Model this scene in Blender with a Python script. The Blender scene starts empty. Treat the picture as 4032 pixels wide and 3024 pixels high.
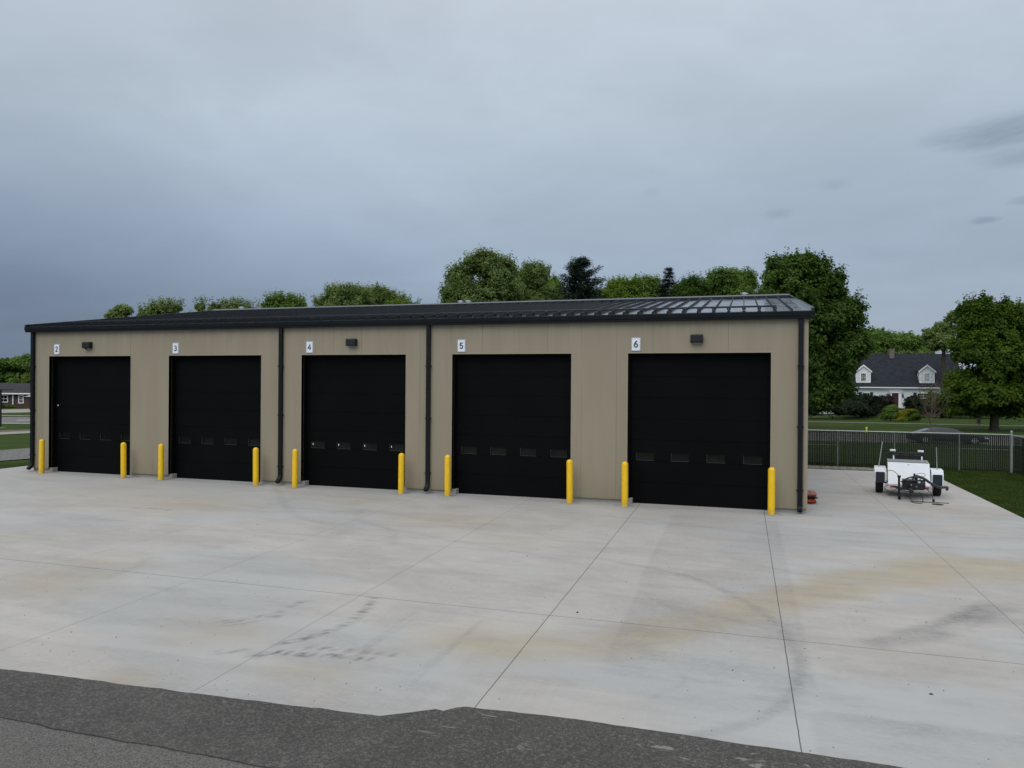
import bpy, math, random
import numpy as np
from mathutils import Vector, Matrix
random.seed(7); rng = np.random.default_rng(11)
S = bpy.context.scene
COL = S.collection
PI = math.pi
R = math.radians

# ------------------------------------------------------------------ camera
cam = bpy.data.cameras.new('camera'); cam_o = bpy.data.objects.new('camera', cam); COL.objects.link(cam_o)
cam.sensor_width = 36.0; cam.lens = 36.0 * 2915.23 / 4032; cam.clip_start = 0.1; cam.clip_end = 3000
cr = Vector((0.95460609, 0.2977865, 0.00710051)); cu = Vector((-0.00718239, -0.00081928, 0.99997387)); cf = Vector((-0.29778454, 0.95463214, -0.00135673))
m = Matrix((cr, cu, -cf)).transposed().to_4x4(); m.translation = Vector((-1.64428, -21.00649, 3.40584))
cam_o.matrix_world = m
S.camera = cam_o

# ------------------------------------------------------------------ light, sky, exposure
SUN_EL, SUN_ROT = R(46), R(195)
w = bpy.data.worlds.new('World'); S.world = w; w.use_nodes = True
nt = w.node_tree; nt.nodes.clear()
def N(t, typ, **kw):
    n = t.nodes.new(typ)
    for k, v in kw.items():
        setattr(n, k, v)
    return n
def math_(t, op, a, b=None, c=None, clamp=False):
    n = t.nodes.new('ShaderNodeMath'); n.operation = op; n.use_clamp = clamp
    for i, v in enumerate((a, b, c)):
        if v is None: continue
        if isinstance(v, (int, float)): n.inputs[i].default_value = v
        else: t.links.new(v, n.inputs[i])
    return n.outputs[0]
def mixc(t, fac, a, b, mode='MIX'):
    n = t.nodes.new('ShaderNodeMix'); n.data_type = 'RGBA'; n.blend_type = mode; n.clamp_factor = True
    for i, v in ((0, fac), (6, a), (7, b)):
        if isinstance(v, (int, float)): n.inputs[i].default_value = v
        elif isinstance(v, tuple): n.inputs[i].default_value = (*v, 1) if len(v) == 3 else v
        else: t.links.new(v, n.inputs[i])
    return n.outputs[2]
def maprange(t, v, a, b, c=0.0, d=1.0, smooth=True):
    n = t.nodes.new('ShaderNodeMapRange'); n.interpolation_type = 'SMOOTHSTEP' if smooth else 'LINEAR'
    t.links.new(v, n.inputs[0]); n.inputs[1].default_value = a; n.inputs[2].default_value = b
    n.inputs[3].default_value = c; n.inputs[4].default_value = d
    return n.outputs[0]
def noise(t, vec, scale, detail=4, rough=0.55, dist=0.0):
    n = t.nodes.new('ShaderNodeTexNoise'); n.inputs['Scale'].default_value = scale
    n.inputs['Detail'].default_value = detail; n.inputs['Roughness'].default_value = rough; n.inputs['Distortion'].default_value = dist
    t.links.new(vec, n.inputs['Vector']); return n.outputs['Fac']
def vscale(t, vec, s, loc=(0, 0, 0), rot=(0, 0, 0)):
    n = t.nodes.new('ShaderNodeMapping'); t.links.new(vec, n.inputs[0])
    n.inputs['Scale'].default_value = s; n.inputs['Location'].default_value = loc; n.inputs['Rotation'].default_value = rot
    return n.outputs[0]

def build_world():
    t = nt
    out = N(t, 'ShaderNodeOutputWorld'); bg = N(t, 'ShaderNodeBackground'); bg2 = N(t, 'ShaderNodeBackground'); add = N(t, 'ShaderNodeAddShader')
    sky = N(t, 'ShaderNodeTexSky', sky_type='NISHITA', sun_disc=False, sun_elevation=SUN_EL, sun_rotation=SUN_ROT)
    sky.air_density = 1.0; sky.dust_density = 2.0
    t.links.new(sky.outputs[0], bg.inputs[0]); bg.inputs[1].default_value = 0.012
    tc = N(t, 'ShaderNodeTexCoord'); d = tc.outputs['Generated']
    sp = N(t, 'ShaderNodeSeparateXYZ'); t.links.new(d, sp.inputs[0])
    z = sp.outputs[2]; x = sp.outputs[0]; y = sp.outputs[1]
    # lateral angle measured from north-west towards east
    lat = math_(t, 'ADD', math_(t, 'MULTIPLY', x, 0.955), math_(t, 'MULTIPLY', y, 0.298))
    # cloud deck: direction projected on a layer overhead
    den = math_(t, 'ADD', math_(t, 'MAXIMUM', z, 0.0), 0.16)
    cx = math_(t, 'DIVIDE', x, den); cy = math_(t, 'DIVIDE', y, den)
    cb = N(t, 'ShaderNodeCombineXYZ'); t.links.new(cx, cb.inputs[0]); t.links.new(cy, cb.inputs[1])
    n1 = noise(t, vscale(t, cb.outputs[0], (0.55, 0.8, 1), (3.1, 1.7, 0), (0, 0, 0.35)), 1.0, 5, 0.5, 0.3)
    n2 = noise(t, vscale(t, cb.outputs[0], (1.6, 2.4, 1), (7.1, 2.7, 0), (0, 0, 0.2)), 1.0, 6, 0.55, 0.2)
    # colours of the cloud base by elevation
    e = maprange(t, z, 0.0, 0.46, 0, 1, False)
    ramp = N(t, 'ShaderNodeValToRGB'); t.links.new(e, ramp.inputs[0])
    cr_ = ramp.color_ramp
    pts = [(0.0, (0.195, 0.255, 0.360)), (0.12, (0.235, 0.300, 0.410)), (0.35, (0.370, 0.450, 0.560)), (0.62, (0.480, 0.565, 0.655)), (0.85, (0.530, 0.605, 0.690)), (1.0, (0.590, 0.660, 0.740))]
    cr_.elements[0].position = pts[0][0]; cr_.elements[0].color = (*pts[0][1], 1)
    cr_.elements[1].position = pts[-1][0]; cr_.elements[1].color = (*pts[-1][1], 1)
    for p, c in pts[1:-1]:
        el = cr_.elements.new(p); el.color = (*c, 1)
    base = ramp.outputs[0]
    # darker rain cloud low in the west, paler low in the east
    low = maprange(t, z, 0.0, 0.36, 1, 0)
    westf = math_(t, 'MULTIPLY', maprange(t, lat, -0.62, 0.22, 1, 0), low)
    base = mixc(t, math_(t, 'MULTIPLY', westf, 0.95), base, (0.140, 0.190, 0.285))
    eastf = math_(t, 'MULTIPLY', maprange(t, lat, 0.08, 0.5, 0, 1), low)
    base = mixc(t, math_(t, 'MULTIPLY', eastf, 0.75), base, (0.345, 0.405, 0.490))
    f1 = maprange(t, n1, 0.3, 0.7, 0.90, 1.08)
    f2 = maprange(t, noise(t, vscale(t, d, (4, 4, 9), (0.4, 2.2, 1.0)), 1.0, 6, 0.58, 0.3), 0.3, 0.72, 0.95, 1.05)
    # small dark scud clouds low in the east
    n3 = noise(t, vscale(t, d, (8, 8, 30), (1.3, 0.2, 4.0)), 1.0, 7, 0.62, 0.6)
    def spot(lx, lz, wx, wz, lo, hi):
        a = math_(t, 'DIVIDE', math_(t, 'SUBTRACT', lat, lx), wx); b = math_(t, 'DIVIDE', math_(t, 'SUBTRACT', z, lz), wz)
        r2 = math_(t, 'ADD', math_(t, 'MULTIPLY', a, a), math_(t, 'MULTIPLY', b, b))
        g = math_(t, 'SUBTRACT', 1.0, r2)
        v = math_(t, 'ADD', g, math_(t, 'MULTIPLY', math_(t, 'SUBTRACT', n3, 0.5), 2.6))
        return maprange(t, v, lo, hi)
    s_all = None
    for a in ((0.535, 0.278, 0.072, 0.020, -0.3, 1.7), (0.560, 0.250, 0.055, 0.014, -0.2, 2.2), (0.528, 0.186, 0.016, 0.005, 0.0, 1.6), (0.560, 0.203, 0.022, 0.007, 0.0, 1.8), (0.385, 0.242, 0.026, 0.011, 0.1, 2.6), (0.33, 0.212, 0.02, 0.009, 0.1, 3.2), (0.18, 0.245, 0.018, 0.009, 0.1, 3.4), (0.44, 0.16, 0.05, 0.016, 0.1, 4.0)):
        s_ = spot(*a)
        s_all = s_ if s_all is None else math_(t, 'MAXIMUM', s_all, s_)
    col = mixc(t, maprange(t, lat, -0.1, -0.62, 0, 1), base, mixc(t, 1.0, base, (0.95, 0.95, 0.95), 'MULTIPLY'))
    vm = N(t, 'ShaderNodeVectorMath', operation='SCALE'); t.links.new(col, vm.inputs[0])
    t.links.new(math_(t, 'MULTIPLY', f1, f2), vm.inputs[3])
    col = mixc(t, math_(t, 'MULTIPLY', s_all, 0.62), vm.outputs[0], (0.150, 0.200, 0.270))
    # the deck is thinner and brighter overhead and around the hidden sun behind the camera
    zen = maprange(t, z, 0.47, 0.9, 1.0, 1.75)
    col = mixc(t, maprange(t, z, 0.48, 0.8), col, mixc(t, 1.0, col, (1.12, 0.99, 0.89), 'MULTIPLY'))
    back = maprange(t, y, -0.05, -0.8, 1.0, 1.75)
    below = maprange(t, z, -0.05, -0.02, 0.35, 1.0)
    vm2 = N(t, 'ShaderNodeVectorMath', operation='SCALE'); t.links.new(col, vm2.inputs[0])
    t.links.new(math_(t, 'MULTIPLY', math_(t, 'MULTIPLY', zen, back), below), vm2.inputs[3])
    t.links.new(vm2.outputs[0], bg2.inputs[0]); bg2.inputs[1].default_value = 0.93
    t.links.new(bg.outputs[0], add.inputs[0]); t.links.new(bg2.outputs[0], add.inputs[1]); t.links.new(add.outputs[0], out.inputs[0])
build_world()

sun = bpy.data.lights.new('sun', 'SUN'); sun.energy = 0.95; sun.angle = R(34); sun.color = (1.0, 0.95, 0.88)
sun_o = bpy.data.objects.new('sun', sun); COL.objects.link(sun_o)
az = SUN_ROT   # nishita rotation runs clockwise from +Y
sd = Vector((math.sin(az) * math.cos(SUN_EL), math.cos(az) * math.cos(SUN_EL), math.sin(SUN_EL)))
sun_o.rotation_euler = sd.to_track_quat('Z', 'Y').to_euler()
S.view_settings.view_transform = 'Standard'; S.view_settings.look = 'None'
S.view_settings.exposure = 0.0; S.view_settings.gamma = 1.0
S.view_settings.use_curve_mapping = False

# ------------------------------------------------------------------ helpers
class MB:
    def __init__(s): s.v = []; s.f = []; s.m = []; s.mi = 0
    def add(s, vs, fs):
        o = len(s.v); s.v += [tuple(v) for v in vs]
        s.f += [tuple(i + o for i in f) for f in fs]; s.m += [s.mi] * len(fs); return s
    def box(s, x0, y0, z0, x1, y1, z1):
        vs = [(x0, y0, z0), (x1, y0, z0), (x1, y1, z0), (x0, y1, z0), (x0, y0, z1), (x1, y0, z1), (x1, y1, z1), (x0, y1, z1)]
        return s.add(vs, [(0, 3, 2, 1), (4, 5, 6, 7), (0, 1, 5, 4), (1, 2, 6, 5), (2, 3, 7, 6), (3, 0, 4, 7)])
    def hexa(s, vs):  # bottom 4 then top 4
        return s.add(vs, [(0, 3, 2, 1), (4, 5, 6, 7), (0, 1, 5, 4), (1, 2, 6, 5), (2, 3, 7, 6), (3, 0, 4, 7)])
    def extrude_x(s, prof, x0, x1):   # prof in (y,z), counter-clockwise seen from +x
        n = len(prof)
        vs = [(x0, y, z) for y, z in prof] + [(x1, y, z) for y, z in prof]
        fs = [(i, (i + 1) % n, n + (i + 1) % n, n + i) for i in range(n)]
        return s.add(vs, fs + [tuple(range(n))[::-1], tuple(range(n, 2 * n))])
    def extrude_y(s, prof, y0, y1):   # prof in (x,z)
        n = len(prof)
        vs = [(x, y0, z) for x, z in prof] + [(x, y1, z) for x, z in prof]
        fs = [(i, n + i, n + (i + 1) % n, (i + 1) % n) for i in range(n)]
        return s.add(vs, fs + [tuple(range(n)), tuple(range(n, 2 * n))[::-1]])
    def extrude_z(s, prof, z0, z1):
        n = len(prof)
        vs = [(x, y, z0) for x, y in prof] + [(x, y, z1) for x, y in prof]
        fs = [(i, (i + 1) % n, n + (i + 1) % n, n + i) for i in range(n)]
        return s.add(vs, fs + [tuple(range(n))[::-1], tuple(range(n, 2 * n))])
    def tube(s, pts, rad, seg=8, cap=True):
        pts = [Vector(p) for p in pts]; n = len(pts)
        if not hasattr(rad, '__len__'): rad = [rad] * n
        rings = []
        prev = None
        for i, p in enumerate(pts):
            d = (pts[min(i + 1, n - 1)] - pts[max(i - 1, 0)]).normalized()
            if prev is None:
                a = Vector((0, 0, 1)) if abs(d.z) < 0.9 else Vector((1, 0, 0))
                u = d.cross(a).normalized()
            else:
                u = (prev - d * prev.dot(d)).normalized()
            prev = u; v = d.cross(u)
            rings.append([p + (u * math.cos(2 * PI * k / seg) + v * math.sin(2 * PI * k / seg)) * rad[i] for k in range(seg)])
        vs = [q for r in rings for q in r]
        fs = []
        for i in range(n - 1):
            for k in range(seg):
                fs.append((i * seg + k, i * seg + (k + 1) % seg, (i + 1) * seg + (k + 1) % seg, (i + 1) * seg + k))
        if cap:
            fs.append(tuple(range(seg))[::-1]); fs.append(tuple((n - 1) * seg + k for k in range(seg)))
        return s.add(vs, fs)
    def lathe(s, prof, seg=24, c=(0, 0, 0)):   # prof (r,z)
        n = len(prof); vs = []
        for r, z in prof:
            for k in range(seg):
                a = 2 * PI * k / seg; vs.append((c[0] + r * math.cos(a), c[1] + r * math.sin(a), c[2] + z))
        fs = [(i * seg + k, i * seg + (k + 1) % seg, (i + 1) * seg + (k + 1) % seg, (i + 1) * seg + k) for i in range(n - 1) for k in range(seg)]
        return s.add(vs, fs + [tuple(range(seg))[::-1], tuple((n - 1) * seg + k for k in range(seg))])
    def wheel_x(s, c, r, wd, prof, seg=32):    # lathe about x axis; prof (x offset, radius)
        vs = []
        for xo, rr in prof:
            for k in range(seg):
                a = 2 * PI * k / seg; vs.append((c[0] + xo, c[1] + rr * math.cos(a), c[2] + rr * math.sin(a)))
        n = len(prof)
        fs = [(i * seg + k, i * seg + (k + 1) % seg, (i + 1) * seg + (k + 1) % seg, (i + 1) * seg + k) for i in range(n - 1) for k in range(seg)]
        return s.add(vs, fs + [tuple(range(seg))[::-1], tuple((n - 1) * seg + k for k in range(seg))])
    def build(s, name, mats, parent=None, smooth=False, bevel=0, label=None):
        me = bpy.data.meshes.new(name); me.from_pydata(s.v, [], s.f)
        if not isinstance(mats, (list, tuple)): mats = [mats]
        for mt in mats: me.materials.append(mt)
        if len(mats) > 1: me.polygons.foreach_set('material_index', s.m)
        if smooth: me.polygons.foreach_set('use_smooth', [True] * len(me.polygons))
        me.update()
        o = bpy.data.objects.new(name, me); COL.objects.link(o)
        if parent: o.parent = parent
        if bevel:
            b = o.modifiers.new('b', 'BEVEL'); b.width = bevel; b.segments = 2; b.limit_method = 'ANGLE'; b.angle_limit = R(40)
        if smooth:
            try: me.set_sharp_from_angle(angle=R(45))
            except Exception: pass
        if label: o['label'] = label
        return o
def tag(o, label=None, cat=None, group=None, kind=None):
    for k, v in (('label', label), ('category', cat), ('group', group), ('kind', kind)):
        if v: o[k] = v
    return o
def empty(name, loc, rz=0.0, label=None, cat=None, group=None):
    o = bpy.data.objects.new(name, None); COL.objects.link(o); o.empty_display_size = 0.2
    o.location = loc; o.rotation_euler = (0, 0, rz); return tag(o, label, cat, group)
def copy_tree(o, parent=None):
    c = o.copy(); COL.objects.link(c)
    if parent: c.parent = parent
    for ch in list(o.children): copy_tree(ch, c)
    return c

def mat(name, col, rough=0.6, metal=0.0, spec=0.5, var=0.0, vscale_=6.0, bump=0.0, bscale=80, coat=0.0):
    m = bpy.data.materials.new(name); m.use_nodes = True; t = m.node_tree; b = t.nodes['Principled BSDF']
    b.inputs['Base Color'].default_value = (*col, 1); b.inputs['Roughness'].default_value = rough
    b.inputs['Metallic'].default_value = metal; b.inputs['Specular IOR Level'].default_value = spec
    if coat: b.inputs['Coat Weight'].default_value = coat; b.inputs['Coat Roughness'].default_value = 0.1
    tc = N(t, 'ShaderNodeTexCoord')
    if var:
        n = noise(t, tc.outputs['Object'], vscale_, 5)
        f = maprange(t, n, 0.3, 0.7, 0, 1, False)
        c = mixc(t, f, tuple(max(0, q * (1 - var)) for q in col), tuple(min(1, q * (1 + var)) for q in col))
        t.links.new(c, b.inputs['Base Color'])
        t.links.new(maprange(t, n, 0.3, 0.7, rough * 0.88, min(1, rough * 1.1), False), b.inputs['Roughness'])
    if bump:
        bn = N(t, 'ShaderNodeBump'); bn.inputs['Strength'].default_value = bump; bn.inputs['Distance'].default_value = 0.02
        t.links.new(noise(t, tc.outputs['Object'], bscale, 4), bn.inputs['Height']); t.links.new(bn.outputs[0], b.inputs['Normal'])
    return m

M = {}
M['black_metal'] = mat('black_painted_metal', (0.0045, 0.0062, 0.0080), 0.45, 0, 0.22, 0.2, 3)
M['black_frame'] = mat('black_frame', (0.0025, 0.0026, 0.0026), 0.6, 0, 0.08)
M['yellow'] = mat('yellow_sleeve', (0.80, 0.50, 0.008), 0.42, 0, 0.4, 0.05, 3)
def _scuff(m):
    t = m.node_tree; b = t.nodes['Principled BSDF']; tc = N(t, 'ShaderNodeTexCoord'); oi = N(t, 'ShaderNodeObjectInfo'); p = tc.outputs['Object']
    va = N(t, 'ShaderNodeVectorMath', operation='ADD'); t.links.new(p, va.inputs[0]); cb = N(t, 'ShaderNodeCombineXYZ'); t.links.new(math_(t, 'MULTIPLY', oi.outputs['Random'], 50.0), cb.inputs[0]); t.links.new(cb.outputs[0], va.inputs[1])
    sp = N(t, 'ShaderNodeSeparateXYZ'); t.links.new(p, sp.inputs[0])
    n = noise(t, vscale(t, va.outputs[0], (3, 3, 1.5)), 4.0, 5, 0.6); n2 = noise(t, vscale(t, va.outputs[0], (20, 20, 5)), 2.0, 4, 0.6)
    c = mixc(t, maprange(t, n, 0.35, 0.7), (0.80, 0.50, 0.008), (0.72, 0.44, 0.012))
    c = mixc(t, math_(t, 'MULTIPLY', maprange(t, sp.outputs[2], 0.30, 0.0, 0, 0.55), maprange(t, n2, 0.35, 0.65, 0.2, 1)), c, (0.34, 0.24, 0.06))
    c = mixc(t, maprange(t, n2, 0.66, 0.74, 0, 0.35), c, (0.35, 0.24, 0.05))
    t.links.new(c, b.inputs['Base Color'])
_scuff(M['yellow'])
M['white'] = mat('white_paint', (0.62, 0.66, 0.70), 0.45, 0, 0.5, 0.05, 4)
M['sign_white'] = mat('sign_white', (0.66, 0.70, 0.76), 0.5)
M['sign_black'] = mat('sign_black', (0.010, 0.012, 0.02), 0.5)
M['galv'] = mat('galvanised_steel', (0.34, 0.36, 0.36), 0.45, 0.55, 0.5, 0.15, 8)
M['galv_dull'] = mat('weathered_wire', (0.15, 0.17, 0.14), 0.6, 0.2, 0.3)
M['slat'] = mat('dark_green_slat', (0.006, 0.010, 0.006), 0.6, 0, 0.15, 0.3, 20)
M['rubber'] = mat('rubber', (0.010, 0.010, 0.011), 0.75, 0, 0.3)
M['dark_steel'] = mat('dark_steel', (0.012, 0.013, 0.015), 0.55, 0.2, 0.4, 0.3, 12)
M['flap'] = mat('mud_flap_rubber', (0.012, 0.018, 0.024), 0.5, 0, 0.4)
M['red'] = mat('red_reflector', (0.35, 0.02, 0.015), 0.3)
M['redbag'] = mat('red_plastic_bag', (0.26, 0.022, 0.012), 0.4, 0, 0.4, 0.6, 9, 0.6, 14)
M['pinkbag'] = mat('pink_plastic_bag', (0.27, 0.095, 0.075), 0.4, 0, 0.4, 0.6, 11, 0.8, 14)
M['glass'] = mat('dark_glass', (0.008, 0.010, 0.010), 0.08, 0, 0.5)
M['silver'] = mat('window_trim_silver', (0.030, 0.032, 0.034), 0.5, 0.0, 0.3)
M['pane'] = mat('tinted_pane', (0.0035, 0.0046, 0.0032), 0.12, 0, 0.32, 0.6, 2.5)
M['shingle_dark'] = mat('dark_shingles', (0.018, 0.022, 0.030), 0.9, 0, 0.2, 0.5, 2.5, 0.5, 12)
M['shingle_grey'] = mat('grey_shingles', (0.030, 0.032, 0.036), 0.9, 0, 0.2, 0.3, 2.0, 0.5, 12)
M['door_red'] = mat('dark_red_door', (0.040, 0.009, 0.008), 0.5)
M['chrome'] = mat('vent_metal', (0.6, 0.6, 0.6), 0.3, 0.8)
M['bark'] = mat('bark', (0.055, 0.045, 0.035), 0.9, 0, 0.2, 0.4, 8, 0.6, 20)
M['bark_light'] = mat('pale_bark', (0.13, 0.105, 0.080), 0.85, 0, 0.2, 0.3, 8)
M['car_blue'] = mat('navy_car_paint', (0.006, 0.011, 0.028), 0.35, 0.0, 0.35)
M['post_bronze'] = mat('dark_bronze', (0.020, 0.021, 0.020), 0.5, 0.2)
M['lens'] = mat('headlamp_lens', (0.7, 0.72, 0.75), 0.15, 0, 0.6)

def leaf_mat(name, a, b, scale=0.9, trans=0.46, seed=0.0):
    m = bpy.data.materials.new(name); m.use_nodes = True; t = m.node_tree; t.nodes.clear()
    o = N(t, 'ShaderNodeOutputMaterial'); p = N(t, 'ShaderNodeBsdfPrincipled'); tr = N(t, 'ShaderNodeBsdfTranslucent'); mx = N(t, 'ShaderNodeMixShader')
    tc = N(t, 'ShaderNodeTexCoord'); v = vscale(t, tc.outputs['Object'], (1, 1, 1), (seed, seed, 0))
    n = noise(t, v, scale, 3); n2 = noise(t, v, 11.0, 2)
    f = math_(t, 'ADD', maprange(t, n, 0.36, 0.64), math_(t, 'MULTIPLY', math_(t, 'SUBTRACT', n2, 0.5), 1.2), clamp=True)
    c = mixc(t, f, a, b)
    t.links.new(c, p.inputs['Base Color']); p.inputs['Roughness'].default_value = 0.65; p.inputs['Specular IOR Level'].default_value = 0.14
    t.links.new(c, tr.inputs[0]); mx.inputs[0].default_value = trans
    t.links.new(p.outputs[0], mx.inputs[1]); t.links.new(tr.outputs[0], mx.inputs[2]); t.links.new(mx.outputs[0], o.inputs[0])
    return m
LM = {
 'silver': leaf_mat('silver_maple_leaves', (0.114, 0.174, 0.041), (0.222, 0.300, 0.102), 0.8),
 'mid': leaf_mat('green_leaves', (0.094, 0.169, 0.030), (0.175, 0.275, 0.062), 0.8, seed=3),
 'bright': leaf_mat('bright_green_leaves', (0.106, 0.179, 0.018), (0.168, 0.263, 0.040), 0.8, seed=5),
 'dark': leaf_mat('dark_green_leaves', (0.037, 0.081, 0.013), (0.094, 0.165, 0.029), 0.7, seed=8),
 'maple': leaf_mat('maple_leaves', (0.044, 0.090, 0.009), (0.095, 0.160, 0.018), 0.7, seed=9),
 'pine': leaf_mat('pine_needles', (0.008, 0.022, 0.014), (0.020, 0.040, 0.024), 1.2, 0.05, seed=2),
 'hedge': leaf_mat('yew_leaves', (0.008, 0.017, 0.008), (0.018, 0.032, 0.014), 1.2, 0.1, seed=4),
 'purple': leaf_mat('plum_leaves', (0.018, 0.016, 0.013), (0.030, 0.030, 0.022), 1.2, 0.1, seed=6),
 'yellow': leaf_mat('golden_leaves', (0.156, 0.195, 0.016), (0.312, 0.325, 0.026), 1.2, 0.3, seed=1),
 'rust': leaf_mat('young_bronze_leaves', (0.066, 0.060, 0.022), (0.120, 0.090, 0.042), 1.0, 0.25, seed=7),
}

# ------------------------------------------------------------------ terrain
SX0, SX1, SY1 = -28.6, 5.32, 11.42
def sstep(t):
    t = np.clip(t, 0, 1); return t * t * (3 - 2 * t)
def ground_z(x, y):
    x = np.asarray(x, float); y = np.asarray(y, float)
    dx = np.maximum(np.maximum(SX0 - x, x - SX1), 0); dy = np.maximum(y - SY1, 0)
    d = np.hypot(dx, dy)
    return -0.4 * sstep(d / 16) + 0.01 * np.minimum(y, 0) * sstep(1 - (x - SX1) / 8) * (y > -60) - 0.6 * (y <= -60)
def gz(x, y): return float(ground_z(x, y))

def grid_obj(name, xs, ys, zf, mt, parent=None):
    xs = np.asarray(xs); ys = np.asarray(ys)
    X, Y = np.meshgrid(xs, ys); Z = zf(X, Y)
    co = np.stack([X, Y, Z], -1).reshape(-1, 3).astype(np.float32)
    nx, ny = len(xs), len(ys)
    i = np.arange(nx - 1)[None, :] + np.arange(ny - 1)[:, None] * nx
    q = np.stack([i, i + 1, i + 1 + nx, i + nx], -1).reshape(-1, 4)
    return raw_mesh(name, co, q, mt, parent)
def raw_mesh(name, co, quads, mt, parent=None, smooth=False):
    me = bpy.data.meshes.new(name); k = quads.shape[1]
    me.vertices.add(len(co)); me.vertices.foreach_set('co', co.astype(np.float32).ravel())
    me.loops.add(quads.size); me.loops.foreach_set('vertex_index', quads.astype(np.int32).ravel())
    me.polygons.add(len(quads)); me.polygons.foreach_set('loop_start', np.arange(0, quads.size, k, dtype=np.int32))
    try: me.polygons.foreach_set('loop_total', np.full(len(quads), k, dtype=np.int32))
    except Exception: pass
    if smooth: me.polygons.foreach_set('use_smooth', np.ones(len(quads), dtype=bool))
    me.update(calc_edges=True); me.validate()
    me.materials.append(mt)
    o = bpy.data.objects.new(name, me); COL.objects.link(o)
    if parent: o.parent = parent
    return o

def grass_mat():
    m = bpy.data.materials.new('lawn'); m.use_nodes = True; t = m.node_tree; b = t.nodes['Principled BSDF']
    tc = N(t, 'ShaderNodeTexCoord'); p = tc.outputs['Object']
    n1 = noise(t, p, 0.35, 4); n2 = noise(t, p, 6, 5, 0.6); n3 = noise(t, vscale(t, p, (1, 2.4, 1)), 45, 3)
    c = mixc(t, maprange(t, n1, 0.35, 0.65), (0.028, 0.054, 0.008), (0.044, 0.074, 0.013))
    c = mixc(t, maprange(t, n2, 0.45, 0.75, 0, 0.6), c, (0.055, 0.080, 0.020))
    c = mixc(t, maprange(t, n3, 0.35, 0.7, 0, 0.55), c, (0.018, 0.036, 0.005))
    # pale dried clippings in patches on the lawn beside the slab
    n4 = noise(t, vscale(t, p, (0.7, 1.1, 1), (4, 9, 0)), 1.5, 5, 0.65, 0.8)
    t.links.new(mixc(t, maprange(t, n4, 0.60, 0.72, 0, 0.35), c, (0.11, 0.14, 0.08)), b.inputs['Base Color'])
    b.inputs['Roughness'].default_value = 0.95; b.inputs['Specular IOR Level'].default_value = 0.1
    bn = N(t, 'ShaderNodeBump'); bn.inputs['Strength'].default_value = 0.8; bn.inputs['Distance'].default_value = 0.04
    t.links.new(noise(t, p, 30, 5, 0.7), bn.inputs['Height']); t.links.new(bn.outputs[0], b.inputs['Normal'])
    return m
M['lawn'] = grass_mat()
def terr(x, y):
    z = ground_z(x, y)
    inside = (x > SX0 + 0.02) & (x < SX1 - 0.02) & (y < SY1 - 0.02)
    return z - np.where(inside, 0.10, 0.006)
xs = sorted(set([-900, -600, -400, -300, -200, -160, -130, -110] + list(np.arange(-100, -28.6, 3)) + [SX0, SX0 + 0.03] + list(np.arange(-28, 5, 4)) + [SX1 - 0.03, SX1] + list(np.arange(5.6, 14, 0.6)) + list(np.arange(14, 40, 3)) + [45, 60, 80, 110, 160, 240, 400, 700, 1000]))
ys = sorted(set([-300, -200, -120, -80, -61, -60, -40, -20, -14, -10, -7, -4] + list(np.arange(-2, 11, 1.0)) + [SY1 - 0.03, SY1] + list(np.arange(12, 30, 1)) + list(np.arange(32, 80, 4)) + [85, 90, 100, 120, 150, 200, 300, 500, 800, 1200]))
tag(grid_obj('ground', xs, ys, terr, M['lawn']), kind='structure')

# ------------------------------------------------------------------ concrete slab with its stains (dirt, rust and tyre marks kept as wear)
def vnoise(x, y, s, seed):
    x = x * s; y = y * s
    xi = np.floor(x).astype(int); yi = np.floor(y).astype(int); fx = x - xi; fy = y - yi
    fx = fx * fx * (3 - 2 * fx); fy = fy * fy * (3 - 2 * fy)
    def h(a, b):
        n = (a * 374761393 + b * 668265263 + seed * 1442695041) & 0x7fffffff
        n = (n ^ (n >> 13)) * 1274126177 & 0x7fffffff
        return ((n ^ (n >> 16)) & 0xffff) / 65535.0
    return (h(xi, yi) * (1 - fx) + h(xi + 1, yi) * fx) * (1 - fy) + (h(xi, yi + 1) * (1 - fx) + h(xi + 1, yi + 1) * fx) * fy
def fbm(x, y, s, seed, o=4):
    r = 0; a = 0.5; tot = 0
    for k in range(o): r = r + a * vnoise(x, y, s * 2 ** k, seed + k); tot += a; a *= 0.55
    return r / tot
def seg_dist(X, Y, pts):
    d = np.full(X.shape, 1e9); along = np.zeros(X.shape); acc = 0
    for (x0, y0), (x1, y1) in zip(pts[:-1], pts[1:]):
        L = math.hypot(x1 - x0, y1 - y0); t = np.clip(((X - x0) * (x1 - x0) + (Y - y0) * (y1 - y0)) / L ** 2, 0, 1)
        dd = np.hypot(X - x0 - t * (x1 - x0), Y - y0 - t * (y1 - y0)); better = dd < d
        d = np.where(better, dd, d); along = np.where(better, acc + t * L, along); acc += L
    return d, along
def smooth_line(pts, n=8):
    out = []
    P = [np.array(p, float) for p in pts]; P = [2 * P[0] - P[1]] + P + [2 * P[-1] - P[-2]]
    for i in range(1, len(P) - 2):
        for k in range(n):
            t = k / n; a, b, c, d = P[i - 1:i + 3]
            out.append(tuple(0.5 * ((2 * b) + (-a + c) * t + (2 * a - 5 * b + 4 * c - d) * t * t + (-a + 3 * b - 3 * c + d) * t ** 3)))
    out.append(tuple(P[-2])); return out

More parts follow.
